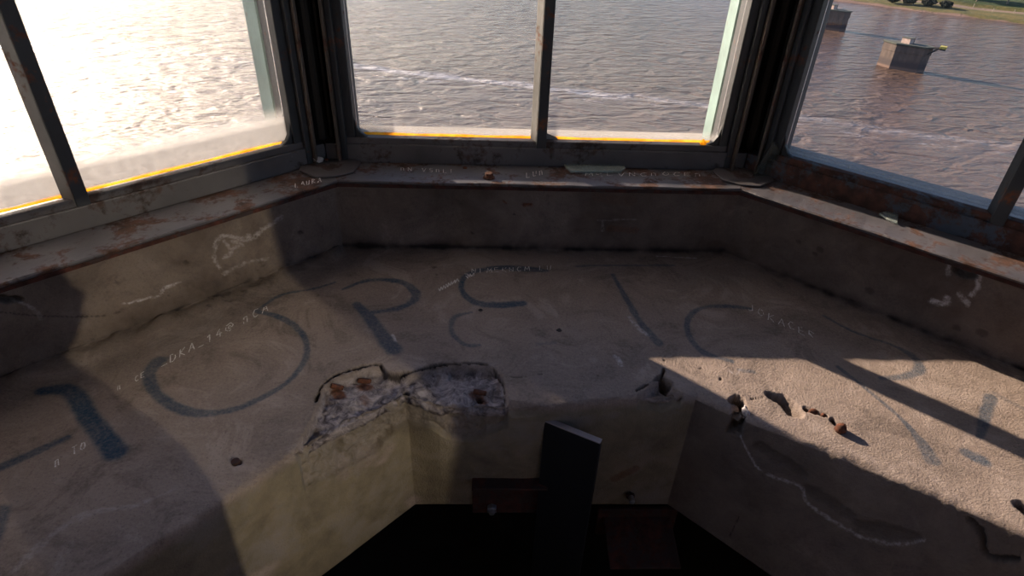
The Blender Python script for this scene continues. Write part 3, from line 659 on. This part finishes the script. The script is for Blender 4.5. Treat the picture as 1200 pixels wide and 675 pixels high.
for k, (u, v, du, dv, lab) in enumerate(((388, 452, 14, 4, 'rusty bar end showing at the left of the broken shelf edge'), (420, 446, 15, 2, 'rusty bar end second from the left in the broken shelf edge'), (555, 459, 15, 3, 'rusty bar end in a hollow at the right of the broken edge'))):
    a = on_ledge(u, v, .001)[0]; b = on_ledge(u + du, v + dv, .002)[0]; bm = bmesh.new(); cyl(bm, (0, 0, 0), b - a, .006, 12); o = obj('reinforcing_bar', bm, MAT['rust'], smooth=False); o.location = a; bevel(o, .001); tag(o, lab, 'bar')

# ---- steel plate standing at the inner face, and the brackets under it
a = P(641, 488, .955); b = P(706, 514, .955); root = empty('steel_plate', (a[0], a[1], 0)); tag(root, 'dark upright steel plate standing against the inner face of the ledge', 'plate')
e = (b - a)[:2]; L_ = float(np.hypot(*e)); ang = math.atan2(e[1], e[0]); root.rotation_euler = (0, 0, ang)
bm = bmesh.new(); box(bm, (L_ / 2, -.006, .4755), (L_, .014, .949)); bevel(obj('plate_body', bm, MAT['post'], root), .001)  # plate face turned from the light, its shade put into the black
bm = bmesh.new(); box(bm, (L_ / 2, -.006, .9515), (L_, .0142, .003)); bevel(obj('plate_edge', bm, MAT['platetop'], root), .0008)  # upper edge in a paler grey than the face
root = empty('wall_bracket', (-.085, AI, .66)); tag(root, 'rusty bolted bracket left of the upright plate', 'bracket')
bm = bmesh.new(); box(bm, (0, -.006, .02), (.175, .010, .125)); box(bm, (0, -.022, .086), (.175, .045, .008)); bevel(obj('bracket_plate', bm, MAT['darkrust'], root), .002)
bm = bmesh.new(); cyl(bm, (-.04, -.011, -.018), (-.04, -.024, -.018), .013, 6); cyl(bm, (-.04, -.02, -.018), (-.04, -.032, -.018), .007, 14); bevel(obj('bolt_head', bm, MAT['steel'], root), .0015)
root = empty('wall_bracket', (.24, AI, .60)); tag(root, 'rusty sloping bracket right of the upright plate', 'bracket')
bm = bmesh.new(); box(bm, (0, -.006, -.02), (.20, .010, .10)); box(bm, (0.0, -.07, .0), (.17, .13, .008), Matrix.Rotation(R_(12), 4, 'X')); bevel(obj('bracket_plate', bm, MAT['darkrust'], root), .002)
q = W(738, 578, 90, AI); root = empty('wall_bolt', (q[0], AI, q[2])); tag(root, 'bright steel bolt stub above the right bracket', 'bolt')
bm = bmesh.new(); cyl(bm, (0, .01, 0), (0, -.030, .004), .0065, 16); bevel(obj('shank', bm, MAT['steel'], root), .001)
bm = bmesh.new(); cyl(bm, (0, -.004, 0), (0, -.012, 0), .011, 6); bevel(obj('nut', bm, MAT['darkrust'], root), .001)

# ------------------------------------------------------------------ outside: river, bank, piers
ZW = -24.0; KW = (CAM[2] - ZW) / (CAM[2] + 12)
def water_mat():
    k = NT('muddy_river_water')
    tc = k.n('TexCoord'); O = tc.outputs['Object']; sx = k.n('SeparateXYZ', {0: O}); x, y = sx.outputs[0], sx.outputs[1]
    def M(sc, rot=0): return k.n('Mapping', {0: O, 'Scale': sc, 'Rotation': (0, 0, R_(rot))}).outputs[0]
    # line of foam across the river
    wobn = k.noise(.06, 4, .6, co=O); wob = k.ma('MULTIPLY', k.ma('SUBTRACT', wobn, .5), 9.0)
    yl = k.ma('ADD', k.ma('MULTIPLY', x, -.30), 101.0)           # y of the line
    yl = k.ma('ADD', yl, k.ma('MULTIPLY', k.ma('MAXIMUM', k.ma('SUBTRACT', x, 30.0), 0.0), -.12))
    dy = k.ma('SUBTRACT', k.ma('ADD', y, wob), yl)
    line = k.ramp(k.ma('ABSOLUTE', dy), .2, 2.0, 1, 0)
    fade = k.ramp(x, -2, 52, 1, .30)
    fn = k.ramp(k.noise(.9, 6, .75, co=M((.35, 1, 1), 12)), .40, .62)
    fade = k.ma('MULTIPLY', fade, k.ramp(x, -34, -24)); foam = k.ma('MULTIPLY', k.ma('MULTIPLY', line, fn), fade)
    dy2 = k.ma('SUBTRACT', dy, -4.0); l2 = k.ramp(k.ma('ABSOLUTE', dy2), .1, 1.6, 1, 0)
    foam2 = k.ma('MULTIPLY', k.ma('MULTIPLY', l2, k.ramp(k.noise(.5, 6, .8, co=M((.4, 1, 1), 12)), .52, .66)), .45)
    foam = k.ma('MAXIMUM', foam, foam2)
    br = k.ramp(k.ma('ABSOLUTE', k.ma('SUBTRACT', dy, -.5)), 1.0, 7.0, 1, 0)
    f3 = k.ma('MULTIPLY', k.ma('MULTIPLY', br, k.ramp(x, 38, 46, 0, 1)), k.ma('MULTIPLY', k.ramp(x, 62, 74, 1, 0), k.ramp(k.noise(.8, 7, .8, co=M((.5, 1, 1), 12)), .60, .68)))
    foam = k.ma('MAXIMUM', foam, k.ma('MULTIPLY', f3, .7))
    big = k.noise(.012, 4, .55, co=O)
    c = k.mix(k.ramp(big, .35, .65), (.104, .066, .048), (.150, .100, .074))
    c = k.mix(foam, c, (.62, .60, .60))
    rough = k.ma('ADD', .18, k.ma('MULTIPLY', foam, .5))
    h1 = k.noise(.34, 2, .5, co=M((.55, 1.0, 1), 18), dist=.8); h2 = k.noise(1.25, 5, .62, co=M((.6, 1, 1), -8), dist=.6); h3 = k.noise(4.5, 3, .6, co=M((.5, 1, 1), 5))
    chop = k.ramp(k.ma('ADD', dy, k.ma('MULTIPLY', k.ma('SUBTRACT', k.noise(.05, 3, co=O), .5), 30)), -4, 6, .5, 1.0)
    chop = k.ma('MULTIPLY', chop, k.ramp(x, 25, 60, 1, .42)); b = k.bump(k.ma('MULTIPLY', h1, chop), 1.0, 3.2); b = k.bump(k.ma('MULTIPLY', h2, chop), 1.0, .9, b); b = k.bump(h3, 1.0, .10, b)
    return k.done(k.bsdf(Base_Color=c, Roughness=rough, IOR=1.33, Normal=b, Specular_IOR_Level=.5))
MAT['water'] = water_mat()
bm = bmesh.new(); bmesh.ops.create_grid(bm, x_segments=60, y_segments=60, size=900)
w = obj('river_water', bm, MAT['water']); w.location = (100, 500, ZW); tag(w, 'choppy brown river with a line of foam, filling the windows', 'river', kind='structure')
# the material works in the water's own coordinates: put its origin under the cabin
for v in w.data.vertices: v.co.x += 100; v.co.y += 500
w.location = (0, 0, ZW)

def bankpt(u, v, z=ZW + .4): return P(u, v, z)
A0, A1 = bankpt(1000, 2), bankpt(1200, 27); dirb = (A1 - A0)[:2]; dirb /= np.linalg.norm(dirb); inl = np.array([-dirb[1], dirb[0]])
if inl @ np.array([1, 1]) < 0: inl = -inl
def bank_mat():
    k = NT('grassy_river_bank')
    tc = k.n('TexCoord'); O = tc.outputs['Object']; y = k.n('SeparateXYZ', {0: O}).outputs[1]
    yy = k.ma('ADD', y, k.ma('MULTIPLY', k.ma('SUBTRACT', k.noise(.08, 4, co=O), .5), 5.0))
    g = k.mix(k.ramp(k.noise(.25, 6, .7, co=O), .35, .65), (.055, .062, .014), (.15, .11, .03))
    g2 = k.mix(k.ramp(k.noise(.2, 6, .7, co=O), .35, .65), (.014, .032, .006), (.045, .070, .014))
    sand = (.22, .135, .10)
    c = k.mix(k.ramp(yy, .6, 1.6), sand, g)
    c = k.mix(k.ma('MULTIPLY', k.ramp(yy, 12.0, 13.0), k.ramp(yy, 16.5, 18.0, 1, 0)), c, (.20, .14, .10))
    c = k.mix(k.ramp(yy, 19, 21), c, g2)
    return k.done(k.bsdf(Base_Color=c, Roughness=1.0, Normal=k.bump(k.noise(1.2, 5, .7, co=O), .8, .5)))
MAT['bank'] = bank_mat()
bm = bmesh.new(); N1 = 260; rows = []
for i in range(N1 + 1):
    x = -350 + 700 * i / N1; wv = .9 * math.sin(x * .05) + .5 * math.sin(x * .17 + 1) + .25 * math.sin(x * .6)
    rows.append([bm.verts.new((x, yv + (wv if yv < 6 else 0), zv + (.15 * math.sin(x * .3 + yv) if yv > 3 else 0))) for yv, zv in ((-1.5, -.7), (0, .0), (1.0, .45), (3, .7), (8, .9), (14, 1.0), (19, 1.1), (20, 1.8), (40, 2.2), (400, 6))])
for i in range(N1):
    for j in range(9): bm.faces.new((rows[i][j], rows[i + 1][j], rows[i + 1][j + 1], rows[i][j + 1]))
bank = obj('river_bank', bm, MAT['bank'], smooth=True); bank.location = (A0[0], A0[1], ZW + .1); bank.rotation_euler = (0, 0, math.atan2(dirb[1], dirb[0]))
if (Matrix.Rotation(math.atan2(dirb[1], dirb[0]), 2) @ Vector((0, 1))).dot(Vector(inl)) < 0: bank.scale = (1, -1, 1)
tag(bank, 'far grassy river bank with a sandy edge and a pale path', 'bank', kind='structure')
def bankxy(along, inland): q = A0[:2] + dirb * along + inl * inland; return float(q[0]), float(q[1])

def leaf_mat(nm, c):
    k = NT(nm); n = k.noise(1.2, 4, co=k.co())
    col = k.mix(k.ramp(n, .3, .7), tuple(x * .6 for x in c), tuple(x * 1.5 for x in c))
    return k.done(k.bsdf(Base_Color=col, Roughness=.8))
MAT['leafA'] = leaf_mat('green_leaves', (.05, .085, .02)); MAT['leafB'] = leaf_mat('olive_leaves', (.075, .09, .03)); MAT['leafD'] = leaf_mat('dark_leaves', (.016, .022, .012))
MAT['bark'] = plain('pale_bark', (.30, .25, .19), .95, scale=4); MAT['barkD'] = plain('dark_bark', (.07, .05, .04), .95, scale=4)
def crown(c, r, n, size, seed):
    ra = np.random.default_rng(seed); d = ra.normal(size=(n, 3)); d /= np.linalg.norm(d, axis=1)[:, None]; rad = ra.random(n) ** .35
    lobes = ra.normal(size=(9, 3)); lobes /= np.linalg.norm(lobes, axis=1)[:, None]
    k = (.72 + .38 * np.max(d @ lobes.T, 1) ** 4)
    p = np.array(c) + d * (rad * k)[:, None] * np.array(r)
    a = ra.normal(size=(n, 3)); a /= np.linalg.norm(a, axis=1)[:, None]; b = np.cross(a, ra.normal(size=(n, 3))); b /= np.linalg.norm(b, axis=1)[:, None]
    s = size * (.6 + .8 * ra.random(n))[:, None]; V = np.stack([p - a * s, p - b * s * .5, p + a * s, p + b * s * .5], 1).reshape(-1, 3)
    return V.tolist(), [tuple(range(4 * i, 4 * i + 4)) for i in range(n)]
def tree(name, along, inland, h, rc, leaf, bark, lab, seed, lean=0, base=.28, n=2600):
    x, y = bankxy(along, inland); zb = ZW + (1.9 if inland > 20 else 1.1) + max(0, (inland - 40)) * .0105; root = empty(name, (x, y, zb)); tag(root, lab, 'tree', 'trees on the far bank')
    tp = [(0, 0, -.3), (lean * .2, 0, h * .2), (lean * .5, .2, h * .45), (lean, .1, h * .8)]
    obj('trunk', tube(tp, [.028 * h, .022 * h, .016 * h, .006 * h], 8), MAT[bark], root, smooth=True)
    ra = random.Random(seed)
    for k in range(3):
        aa = ra.uniform(0, 6.28); obj('branch', tube([(lean * .4, .1, h * (.3 + .08 * k)), (lean * .5 + math.cos(aa) * rc * .35, math.sin(aa) * rc * .35, h * (.45 + .08 * k)), (lean * .6 + math.cos(aa) * rc * .7, math.sin(aa) * rc * .7, h * (.6 + .06 * k))], [.011 * h, .008 * h, .003 * h], 6), MAT[bark], root, smooth=True)
    obj('crown', crown((lean * .7, 0, h * (base + (1 - base) / 2)), (rc, rc, h * (1 - base) / 2), n, .34, seed), MAT[leaf], root)
specs = [(-20, 27, 9, 4.2, 'leafA', 'barkD'), (2, 30, 10, 4.6, 'leafB', 'barkD'), (19, 31, 9, 4.3, 'leafA', 'barkD'), (29, 25, 10, 3.7, 'leafB', 'bark'), (36.8, 27, 11, 3.3, 'leafA', 'bark'),
         (43.6, 23, 9.5, 3.0, 'leafB', 'bark'), (56, 31, 12, 5.0, 'leafA', 'barkD'), (72, 28, 10, 4.6, 'leafA', 'bark'), (84, 32, 12, 5.2, 'leafB', 'barkD'), (97, 28, 11, 5, 'leafA', 'barkD'), (44, 44, 12, 6, 'leafD', 'barkD'), (75, 46, 12, 6, 'leafD', 'barkD'), (28, 44, 12, 6, 'leafD', 'barkD'), (91, 46, 12, 6, 'leafD', 'barkD')]
posw = ['first tree of the row on the far bank, leftmost', 'second tree from the left of the row on the far bank', 'green tree third from the left on the far bank', 'olive tree with pale trunk right of the dark shrubs', 'tall green tree with pale trunk in the middle of the far row', 'olive tree with pale leaning trunk at the top right', 'tall green tree with dark trunk behind the pale trunks', 'green tree with pale trunk at the far right of the bank', 'tall olive tree beyond the right edge of the bank', 'last green tree of the row on the far bank, rightmost', 'dark tree behind the middle of the far row', 'dark tree behind the tall green tree with dark trunk', 'dark tree behind the shrubs on the far bank', 'dark tree behind the right end of the far row']
for k, (al, il, h, rc, lf, bk) in enumerate(specs):
    tree('bank_tree', al, il, h, rc, lf, bk, posw[k], 50 + k, lean=random.uniform(-1.2, 1.2), base=.14 if lf == 'leafD' else .22)
for k, (al, il, s_) in enumerate(((10, 4.8, 1.7), (14.6, 5.6, 1.8), (19.4, 6.8, 1.9), (24.2, 8, 1.6))):
    x, y = bankxy(al, il); root = empty('dark_shrub', (x, y, ZW + 1.1)); tag(root, ('leftmost', 'second', 'third', 'rightmost')[k] + ' of the four dark shrubs in a clump on the far bank', 'shrub', 'dark shrubs on the far bank')
    obj('foliage', crown((0, 0, s_ * .55), (s_ * 1.3, s_ * 1.2, s_ * .58), 1500, .22, 90 + k), MAT['leafD'], root); obj('stem', tube([(0, 0, -.3), (0, 0, s_ * .5)], [.12, .05], 6), MAT['barkD'], root)
for k, (al, il) in enumerate(((24, 11), (36, 10.5), (41, 12), (52, 11.5), (30, 16))):
    x, y = bankxy(al, il); bm = bmesh.new(); cyl(bm, (0, 0, -.4), (0, 0, 1.1), .10, 8, .08); box(bm, (0, 0, 1.1), (.26, .26, .06)); o = obj('bank_post', bm, MAT['bark']); o.location = (x, y, ZW + 1.05)
    tag(o, 'short pale post standing in the grass of the far bank', 'post', 'pale posts on the bank')

# ---- two old bridge piers in the river
def pier_mats():
    k = NT('stained_pier_concrete'); tc = k.n('TexCoord'); O = tc.outputs['Object']; z = k.n('SeparateXYZ', {0: O}).outputs[2]
    n = k.noise(1.5, 6, .65, co=k.n('Mapping', {0: O, 'Scale': (1, 1, .25)}).outputs[0])
    c = k.mix(k.ramp(n, .3, .7), (.065, .048, .042), (.145, .105, .082))
    c = k.mix(k.ramp(z, 1.9, 1.3), c, (.065, .048, .045)); c = k.mix(k.ramp(z, .6, .3), c, (.16, .10, .075))
    MAT['pier'] = k.done(k.bsdf(Base_Color=c, Roughness=.9, Normal=k.bump(n, .4, .08)))
    MAT['cap'] = plain('mossy_cap', (.07, .075, .06), .95, scale=2); MAT['hut'] = plain('pale_render', (.42, .31, .26), .9, scale=2); MAT['yel'] = plain('faded_yellow_paint', (.40, .34, .07), .7, scale=3); MAT['blackst'] = plain('black_steel', (.03, .028, .027), .7, scale=3)
pier_mats()
def pier(base, rz, sc, lab, arm=True):
    root = empty('bridge_pier', (base[0], base[1], ZW), rz); tag(root, lab, 'pier', 'old bridge piers')
    # local: x along the long face towards the right, y away from the camera; nose at x<0 turned to the sun
    pl = [(0, 0), (4.9, 0), (6.1, 1.35), (4.9, 2.7), (0, 2.7), (-2.6, 2.5), (-2.6, 1.75)]
    pl = [(x * sc, y * sc) for x, y in pl]; cx = sum(p[0] for p in pl) / 7; cy = sum(p[1] for p in pl) / 7
    def grow(f): return [(cx + (x - cx) * f[0], cy + (y - cy) * f[1]) for x, y in pl]
    H = 4.55 * sc; bm = bmesh.new(); prism(bm, pl, -1.5, H); prism(bm, grow((1.025, 1.05)), H * .70, H * .985); bevel(obj('pier_shaft', bm, MAT['pier'], root), .04)
    bm = bmesh.new(); prism(bm, grow((1.08, 1.18)), H, H + .28 * sc); bevel(obj('pier_cap', bm, MAT['cap'], root), .03)
    hx = cx - .1 * sc; bm = bmesh.new(); Mh = Matrix.Translation((hx, cy, 0)) @ Matrix.Rotation(R_(-24), 4, 'Z'); box(bm, (0, 0, H + (.28 + .45) * sc), (1.7 * sc, 1.5 * sc, 1.0 * sc), Mh); ht = obj('pier_hut', bm, MAT['hut'], root)
    bm = bmesh.new(); box(bm, (0, 0, H + 1.27 * sc), (1.85 * sc, 1.65 * sc, .10 * sc), Mh); obj('hut_roof', bm, MAT['cap'], ht)
    bm = bmesh.new(); cyl(bm, (hx + 1.1 * sc, cy, H + .2), (hx + 1.1 * sc, cy, H + 2.0 * sc), .035, 6); obj('pole', bm, MAT['blackst'], root)
    if arm:
        s = sc; bm = bmesh.new()
        for yy in (.7, 1.7): cyl(bm, (5.3 * s, yy * s, H - 1.3 * s), (7.4 * s, yy * s, H + .35 * s), .13 * s, 8); cyl(bm, (5.3 * s, yy * s, H - .15 * s), (7.2 * s, yy * s, H + .3 * s), .10 * s, 8)
        cyl(bm, (7.3 * s, .6 * s, H + .3 * s), (7.3 * s, 1.8 * s, H + .3 * s), .1 * s, 8); obj('arm_truss', bm, MAT['blackst'], root)
        bm = bmesh.new(); box(bm, (7.75 * s, 1.2 * s, H + .45 * s), (1.1 * s, 1.5 * s, .42 * s)); bevel(obj('arm_box', bm, MAT['yel'], root), .03)
        bm = bmesh.new(); box(bm, (7.75 * s, 1.2 * s, H + .10 * s), (.95 * s, 1.3 * s, .30 * s)); obj('arm_bracket', bm, MAT['blackst'], root)
b1 = P(1041.5, 80, ZW); c1 = P(1082, 86.5, ZW); e1 = (c1 - b1)[:2]
pier(b1, math.atan2(e1[1], e1[0]), .95, 'nearer bridge pier with a truss arm holding a yellow box, standing in the river')
b2 = P(960, 33.5, ZW); c2 = P(980, 36, ZW)
pier(b2, math.atan2(e1[1], e1[0]), .95, 'farther bridge pier partly behind the right corner post', arm=False)

# ------------------------------------------------------------------ the photographer, standing in the middle with the camera held up
def skin_tree(name, verts, edges, radii, mat, parent, sub=2, root_i=0):
    me = bpy.data.meshes.new(name); me.from_pydata(verts, edges, []); o = bpy.data.objects.new(name, me); COL.objects.link(o); o.parent = parent
    o.modifiers.new('skin', 'SKIN'); 
    for i, r in enumerate(radii): me.skin_vertices[0].data[i].radius = (r, r) if not isinstance(r, tuple) else r
    me.skin_vertices[0].data[root_i].use_root = True
    m = o.modifiers.new('sub', 'SUBSURF'); m.levels = sub; m.render_levels = sub; me.materials.append(mat); return o
MAT['skin'] = plain('skin', (.45, .28, .20), .6, scale=40, bump=.05, var=.08); MAT['shirt'] = plain('dark_shirt', (.06, .07, .10), .95, scale=60); MAT['trousers'] = plain('dark_trousers', (.04, .04, .045), .95, scale=60)
MAT['hair'] = plain('dark_hair', (.02, .015, .012), .7, scale=120); MAT['shoe'] = plain('black_shoe', (.02, .02, .02), .6); MAT['camera'] = plain('black_camera', (.015, .015, .016), .5)
px_, py_ = .060, -.335; PR = R_(-22); PS = 1.045
per = empty('person', (px_, py_, 0), PR); per.scale = (PS, PS, PS); tag(per, 'person in dark shirt and trousers holding a camera up in one hand', 'person')
fwd = RM @ np.array([0, 0, -1.0]); bc = CAM - fwd * .10; rt = RM @ np.array([1.0, 0, 0])
hl = bc - rt * .094 - np.array([0, 0, .03]); hr = bc + rt * .094 - np.array([0, 0, .03])
loc = lambda p: tuple(c_ / PS for c_ in loc1(p))
loc1 = lambda p: (float((p[0] - px_) * math.cos(PR) + (p[1] - py_) * math.sin(PR)), float(-(p[0] - px_) * math.sin(PR) + (p[1] - py_) * math.cos(PR)), float(p[2]))
HX, HY = -.01, .0
V = [(0, 0, .95), (0, .01, 1.12), (0, .0, 1.32), (0, 0, 1.42), (0, .01, 1.50), (HX, HY, 1.545), (-.17, 0, 1.40), (.17, 0, 1.40)]
elL = (-.30, .10, 1.56); elR = (.225, -.02, 1.12); hL = loc(hl); hR = (.20, .10, .90)
V += [elL, elR, hL, hR, (-.09, 0, .88), (.09, 0, .88), (-.10, .02, .50), (.10, .02, .50), (-.11, -.02, .10), (.11, -.02, .10), (-.11, .10, .05), (.11, .10, .05)]
Ed = [(0, 1), (1, 2), (2, 3), (3, 4), (4, 5), (3, 6), (3, 7), (6, 8), (7, 9), (8, 10), (9, 11), (0, 12), (0, 13), (12, 14), (13, 15), (14, 16), (15, 17), (16, 18), (17, 19)]
Rd = [(.15, .11), (.14, .10), (.17, .11), (.12, .09), .055, .055, .06, .06, .042, .042, .026, .026, .09, .09, .06, .06, .042, .042, .035, .035]
skin_tree('body', V, Ed, Rd, MAT['shirt'], per)
def shell(name, p, q, r1, r2, mat):
    o = obj(name, tube([tuple(Vector(p).lerp(Vector(q), t)) for t in (0, .25, .5, .75, 1)], [r1 + (r2 - r1) * t for t in (0, .25, .5, .75, 1)], 20), MAT[mat], per, smooth=True); return o
for sx in (-1, 1):
    shell('trouser_leg', (sx * .09, 0, .93), (sx * .10, .02, .50), .105, .078, 'trousers'); shell('trouser_leg', (sx * .10, .02, .50), (sx * .11, -.02, .09), .078, .06, 'trousers')
    bm = bmesh.new(); blob(bm, (sx * .11, .06, .045), (.05, .14, .045), 1, 3, 0); obj('shoe', bm, MAT['shoe'], per, smooth=True)
bm = bmesh.new(); r = bmesh.ops.create_icosphere(bm, subdivisions=4, radius=1)['verts']
for v in r:
    p = v.co; w_ = .078 * (1 - .18 * max(0, -p.z)); y = p.y * .098; z = p.z * .118
    if p.y > .75: y += .022 * math.exp(-((p.x * 6) ** 2)) * math.exp(-((p.z + .12) / .16) ** 2)      # nose
    if p.y > .5: y -= .010 * (math.exp(-((abs(p.x) - .36) / .16) ** 2) * math.exp(-((p.z - .10) / .12) ** 2))   # eye sockets
    v.co = Vector((p.x * w_, y + .03, z + 1.635))
hd = obj('head', bm, MAT['skin'], per, smooth=True); hd.location = (HX, HY, 0)
for sx in (-1, 1):
    bm = bmesh.new(); blob(bm, (sx * .078, .02, 1.635), (.010, .020, .032), 1, 2, 0); obj('ear', bm, MAT['skin'], hd, smooth=True)
    bm = bmesh.new(); blob(bm, (sx * .030, .115, 1.648), (.012, .008, .007), 1, 2, 0); obj('eye', bm, MAT['plaster'], hd, smooth=True)
bm = bmesh.new(); blob(bm, (0, .122, 1.582), (.024, .006, .006), 1, 2, 0); obj('mouth', bm, MAT['rust'], hd, smooth=True)
bm = bmesh.new(); r = bmesh.ops.create_icosphere(bm, subdivisions=4, radius=1)['verts']
for v in r:
    p = v.co; v.co = Vector((p.x * .085, p.y * .104 + .018, p.z * .108 + 1.66)); 
    if p.y > .35 and p.z < .45: v.co.y = .018 + .035
obj('hair', bm, MAT['hair'], per, smooth=True).location = (HX, HY, 0)
cr_ = empty('photo_camera', tuple(bc)); cr_.rotation_mode = 'QUATERNION'; cr_.rotation_quaternion = Matrix([list(RM[i]) for i in range(3)]).to_quaternion(); tag(cr_, 'black camera held up in one hand by the person', 'camera')
bm = bmesh.new(); box(bm, (0, 0, .0), (.13, .09, .05)); box(bm, (0, .055, -.005), (.05, .03, .045)); bevel(obj('camera_body', bm, MAT['camera'], cr_), .008, 3)
bm = bmesh.new(); cyl(bm, (0, 0, -.02), (0, 0, -.075), .036, 28); obj('lens', bm, MAT['camera'], cr_, smooth=False)
rup = RM @ np.array([0, 1.0, 0])
sg, h = -1, hl
palm = [h, h + rup * .045]; skin_tree('hand', [loc(palm[0]), loc(palm[1])], [(0, 1)], [(.03, .016), (.036, .015)], MAT['skin'], per)
for k in range(4):
    b0 = palm[1] + rup * (.018 * k - .027); c0 = b0 + fwd * .045 + rt * sg * .006; d0 = c0 - rt * sg * (.030 - .003 * abs(k - 1.5))
    skin_tree('finger', [loc(b0), loc(c0), loc(d0)], [(0, 1), (1, 2)], [.009, .008, .007], MAT['skin'], per, 2)
t0 = palm[0] - fwd * .012; skin_tree('thumb', [loc(t0), loc(t0 - fwd * .022 + rup * .015), loc(t0 - fwd * .024 + rup * .045 - rt * sg * .012)], [(0, 1), (1, 2)], [.011, .010, .008], MAT['skin'], per, 2)
hx_, hy_, hz_ = hR                                                        # the other arm hangs, hand half open
skin_tree('hand', [(hx_, hy_, hz_), (hx_, hy_ + .015, hz_ - .08)], [(0, 1)], [(.016, .028), (.014, .038)], MAT['skin'], per)
for k in range(4):
    yk = hy_ - .015 + .022 * k; L = (.062, .074, .078, .066)[k]
    skin_tree('finger', [(hx_, yk, hz_ - .095), (hx_ - .006, yk + .004, hz_ - .095 - L * .55), (hx_ - .024, yk + .004, hz_ - .095 - L)], [(0, 1), (1, 2)], [.009, .0085, .007], MAT['skin'], per, 2)
skin_tree('thumb', [(hx_ - .004, hy_ + .022, hz_ - .02), (hx_ - .016, hy_ + .055, hz_ - .055), (hx_ - .022, hy_ + .060, hz_ - .088)], [(0, 1), (1, 2)], [.012, .010, .008], MAT['skin'], per, 2)

# ------------------------------------------------------------------ light
SUN_AZ, SUN_EL = 136.0, 20.0
def sun_dir(az, el): return Vector((math.cos(R_(az)) * math.cos(R_(el)), math.sin(R_(az)) * math.cos(R_(el)), math.sin(R_(el))))
ld = bpy.data.lights.new('sun', 'SUN'); ld.energy = 15; ld.angle = R_(.6); ld.color = (1, .78, .60)
so = bpy.data.objects.new('sun', ld); COL.objects.link(so); so.rotation_mode = 'QUATERNION'; so.rotation_quaternion = sun_dir(SUN_AZ, SUN_EL).to_track_quat('Z', 'Y'); so.location = (0, 0, 60)
# the sun mirrored by the pane behind the photographer
RB_AZ, RB_EL = -45.0, 19.8; D0 = 40.0
sd = bpy.data.lights.new('sun_reflection', 'SPOT'); sd.energy = 30000; sd.color = (1, .84, .60); sd.shadow_soft_size = .22; sd.spot_size = 2 * math.atan(.50 / D0); sd.spot_blend = .15
sp_ = bpy.data.objects.new('sun_reflection', sd); COL.objects.link(sp_); aim = Vector((NV(-45)[0] * 1.5 + .12, NV(-45)[1] * 1.5 + .12, 1.95)); dv = sun_dir(RB_AZ, RB_EL)
sp_.location = aim + dv * D0; sp_.rotation_mode = 'QUATERNION'; sp_.rotation_quaternion = dv.to_track_quat('Z', 'Y')
wd = bpy.data.worlds.new('sky'); SC.world = wd; wd.use_nodes = True; nt = wd.node_tree; nt.nodes.clear()
sky = nt.nodes.new('ShaderNodeTexSky'); sky.sky_type = 'NISHITA'; sky.sun_disc = False; sky.sun_elevation = R_(SUN_EL); sky.sun_rotation = R_(90 - SUN_AZ); sky.dust_density = .8; sky.air_density = 1.0; sky.ozone_density = 3.0
bg = nt.nodes.new('ShaderNodeBackground'); bg.inputs[1].default_value = .25; ow = nt.nodes.new('ShaderNodeOutputWorld')
tn = nt.nodes.new('ShaderNodeMix'); tn.data_type = 'RGBA'; tn.blend_type = 'MULTIPLY'; tn.inputs[0].default_value = 1; tn.inputs[7].default_value = (1.0, .95, 1.05, 1)
nt.links.new(sky.outputs[0], tn.inputs[6]); nt.links.new(tn.outputs[2], bg.inputs[0]); nt.links.new(bg.outputs[0], ow.inputs[0])
SC.view_settings.view_transform = 'Standard'; SC.view_settings.look = 'None'; SC.view_settings.exposure = 0.0; SC.view_settings.gamma = 1; SC.view_settings.use_curve_mapping = False
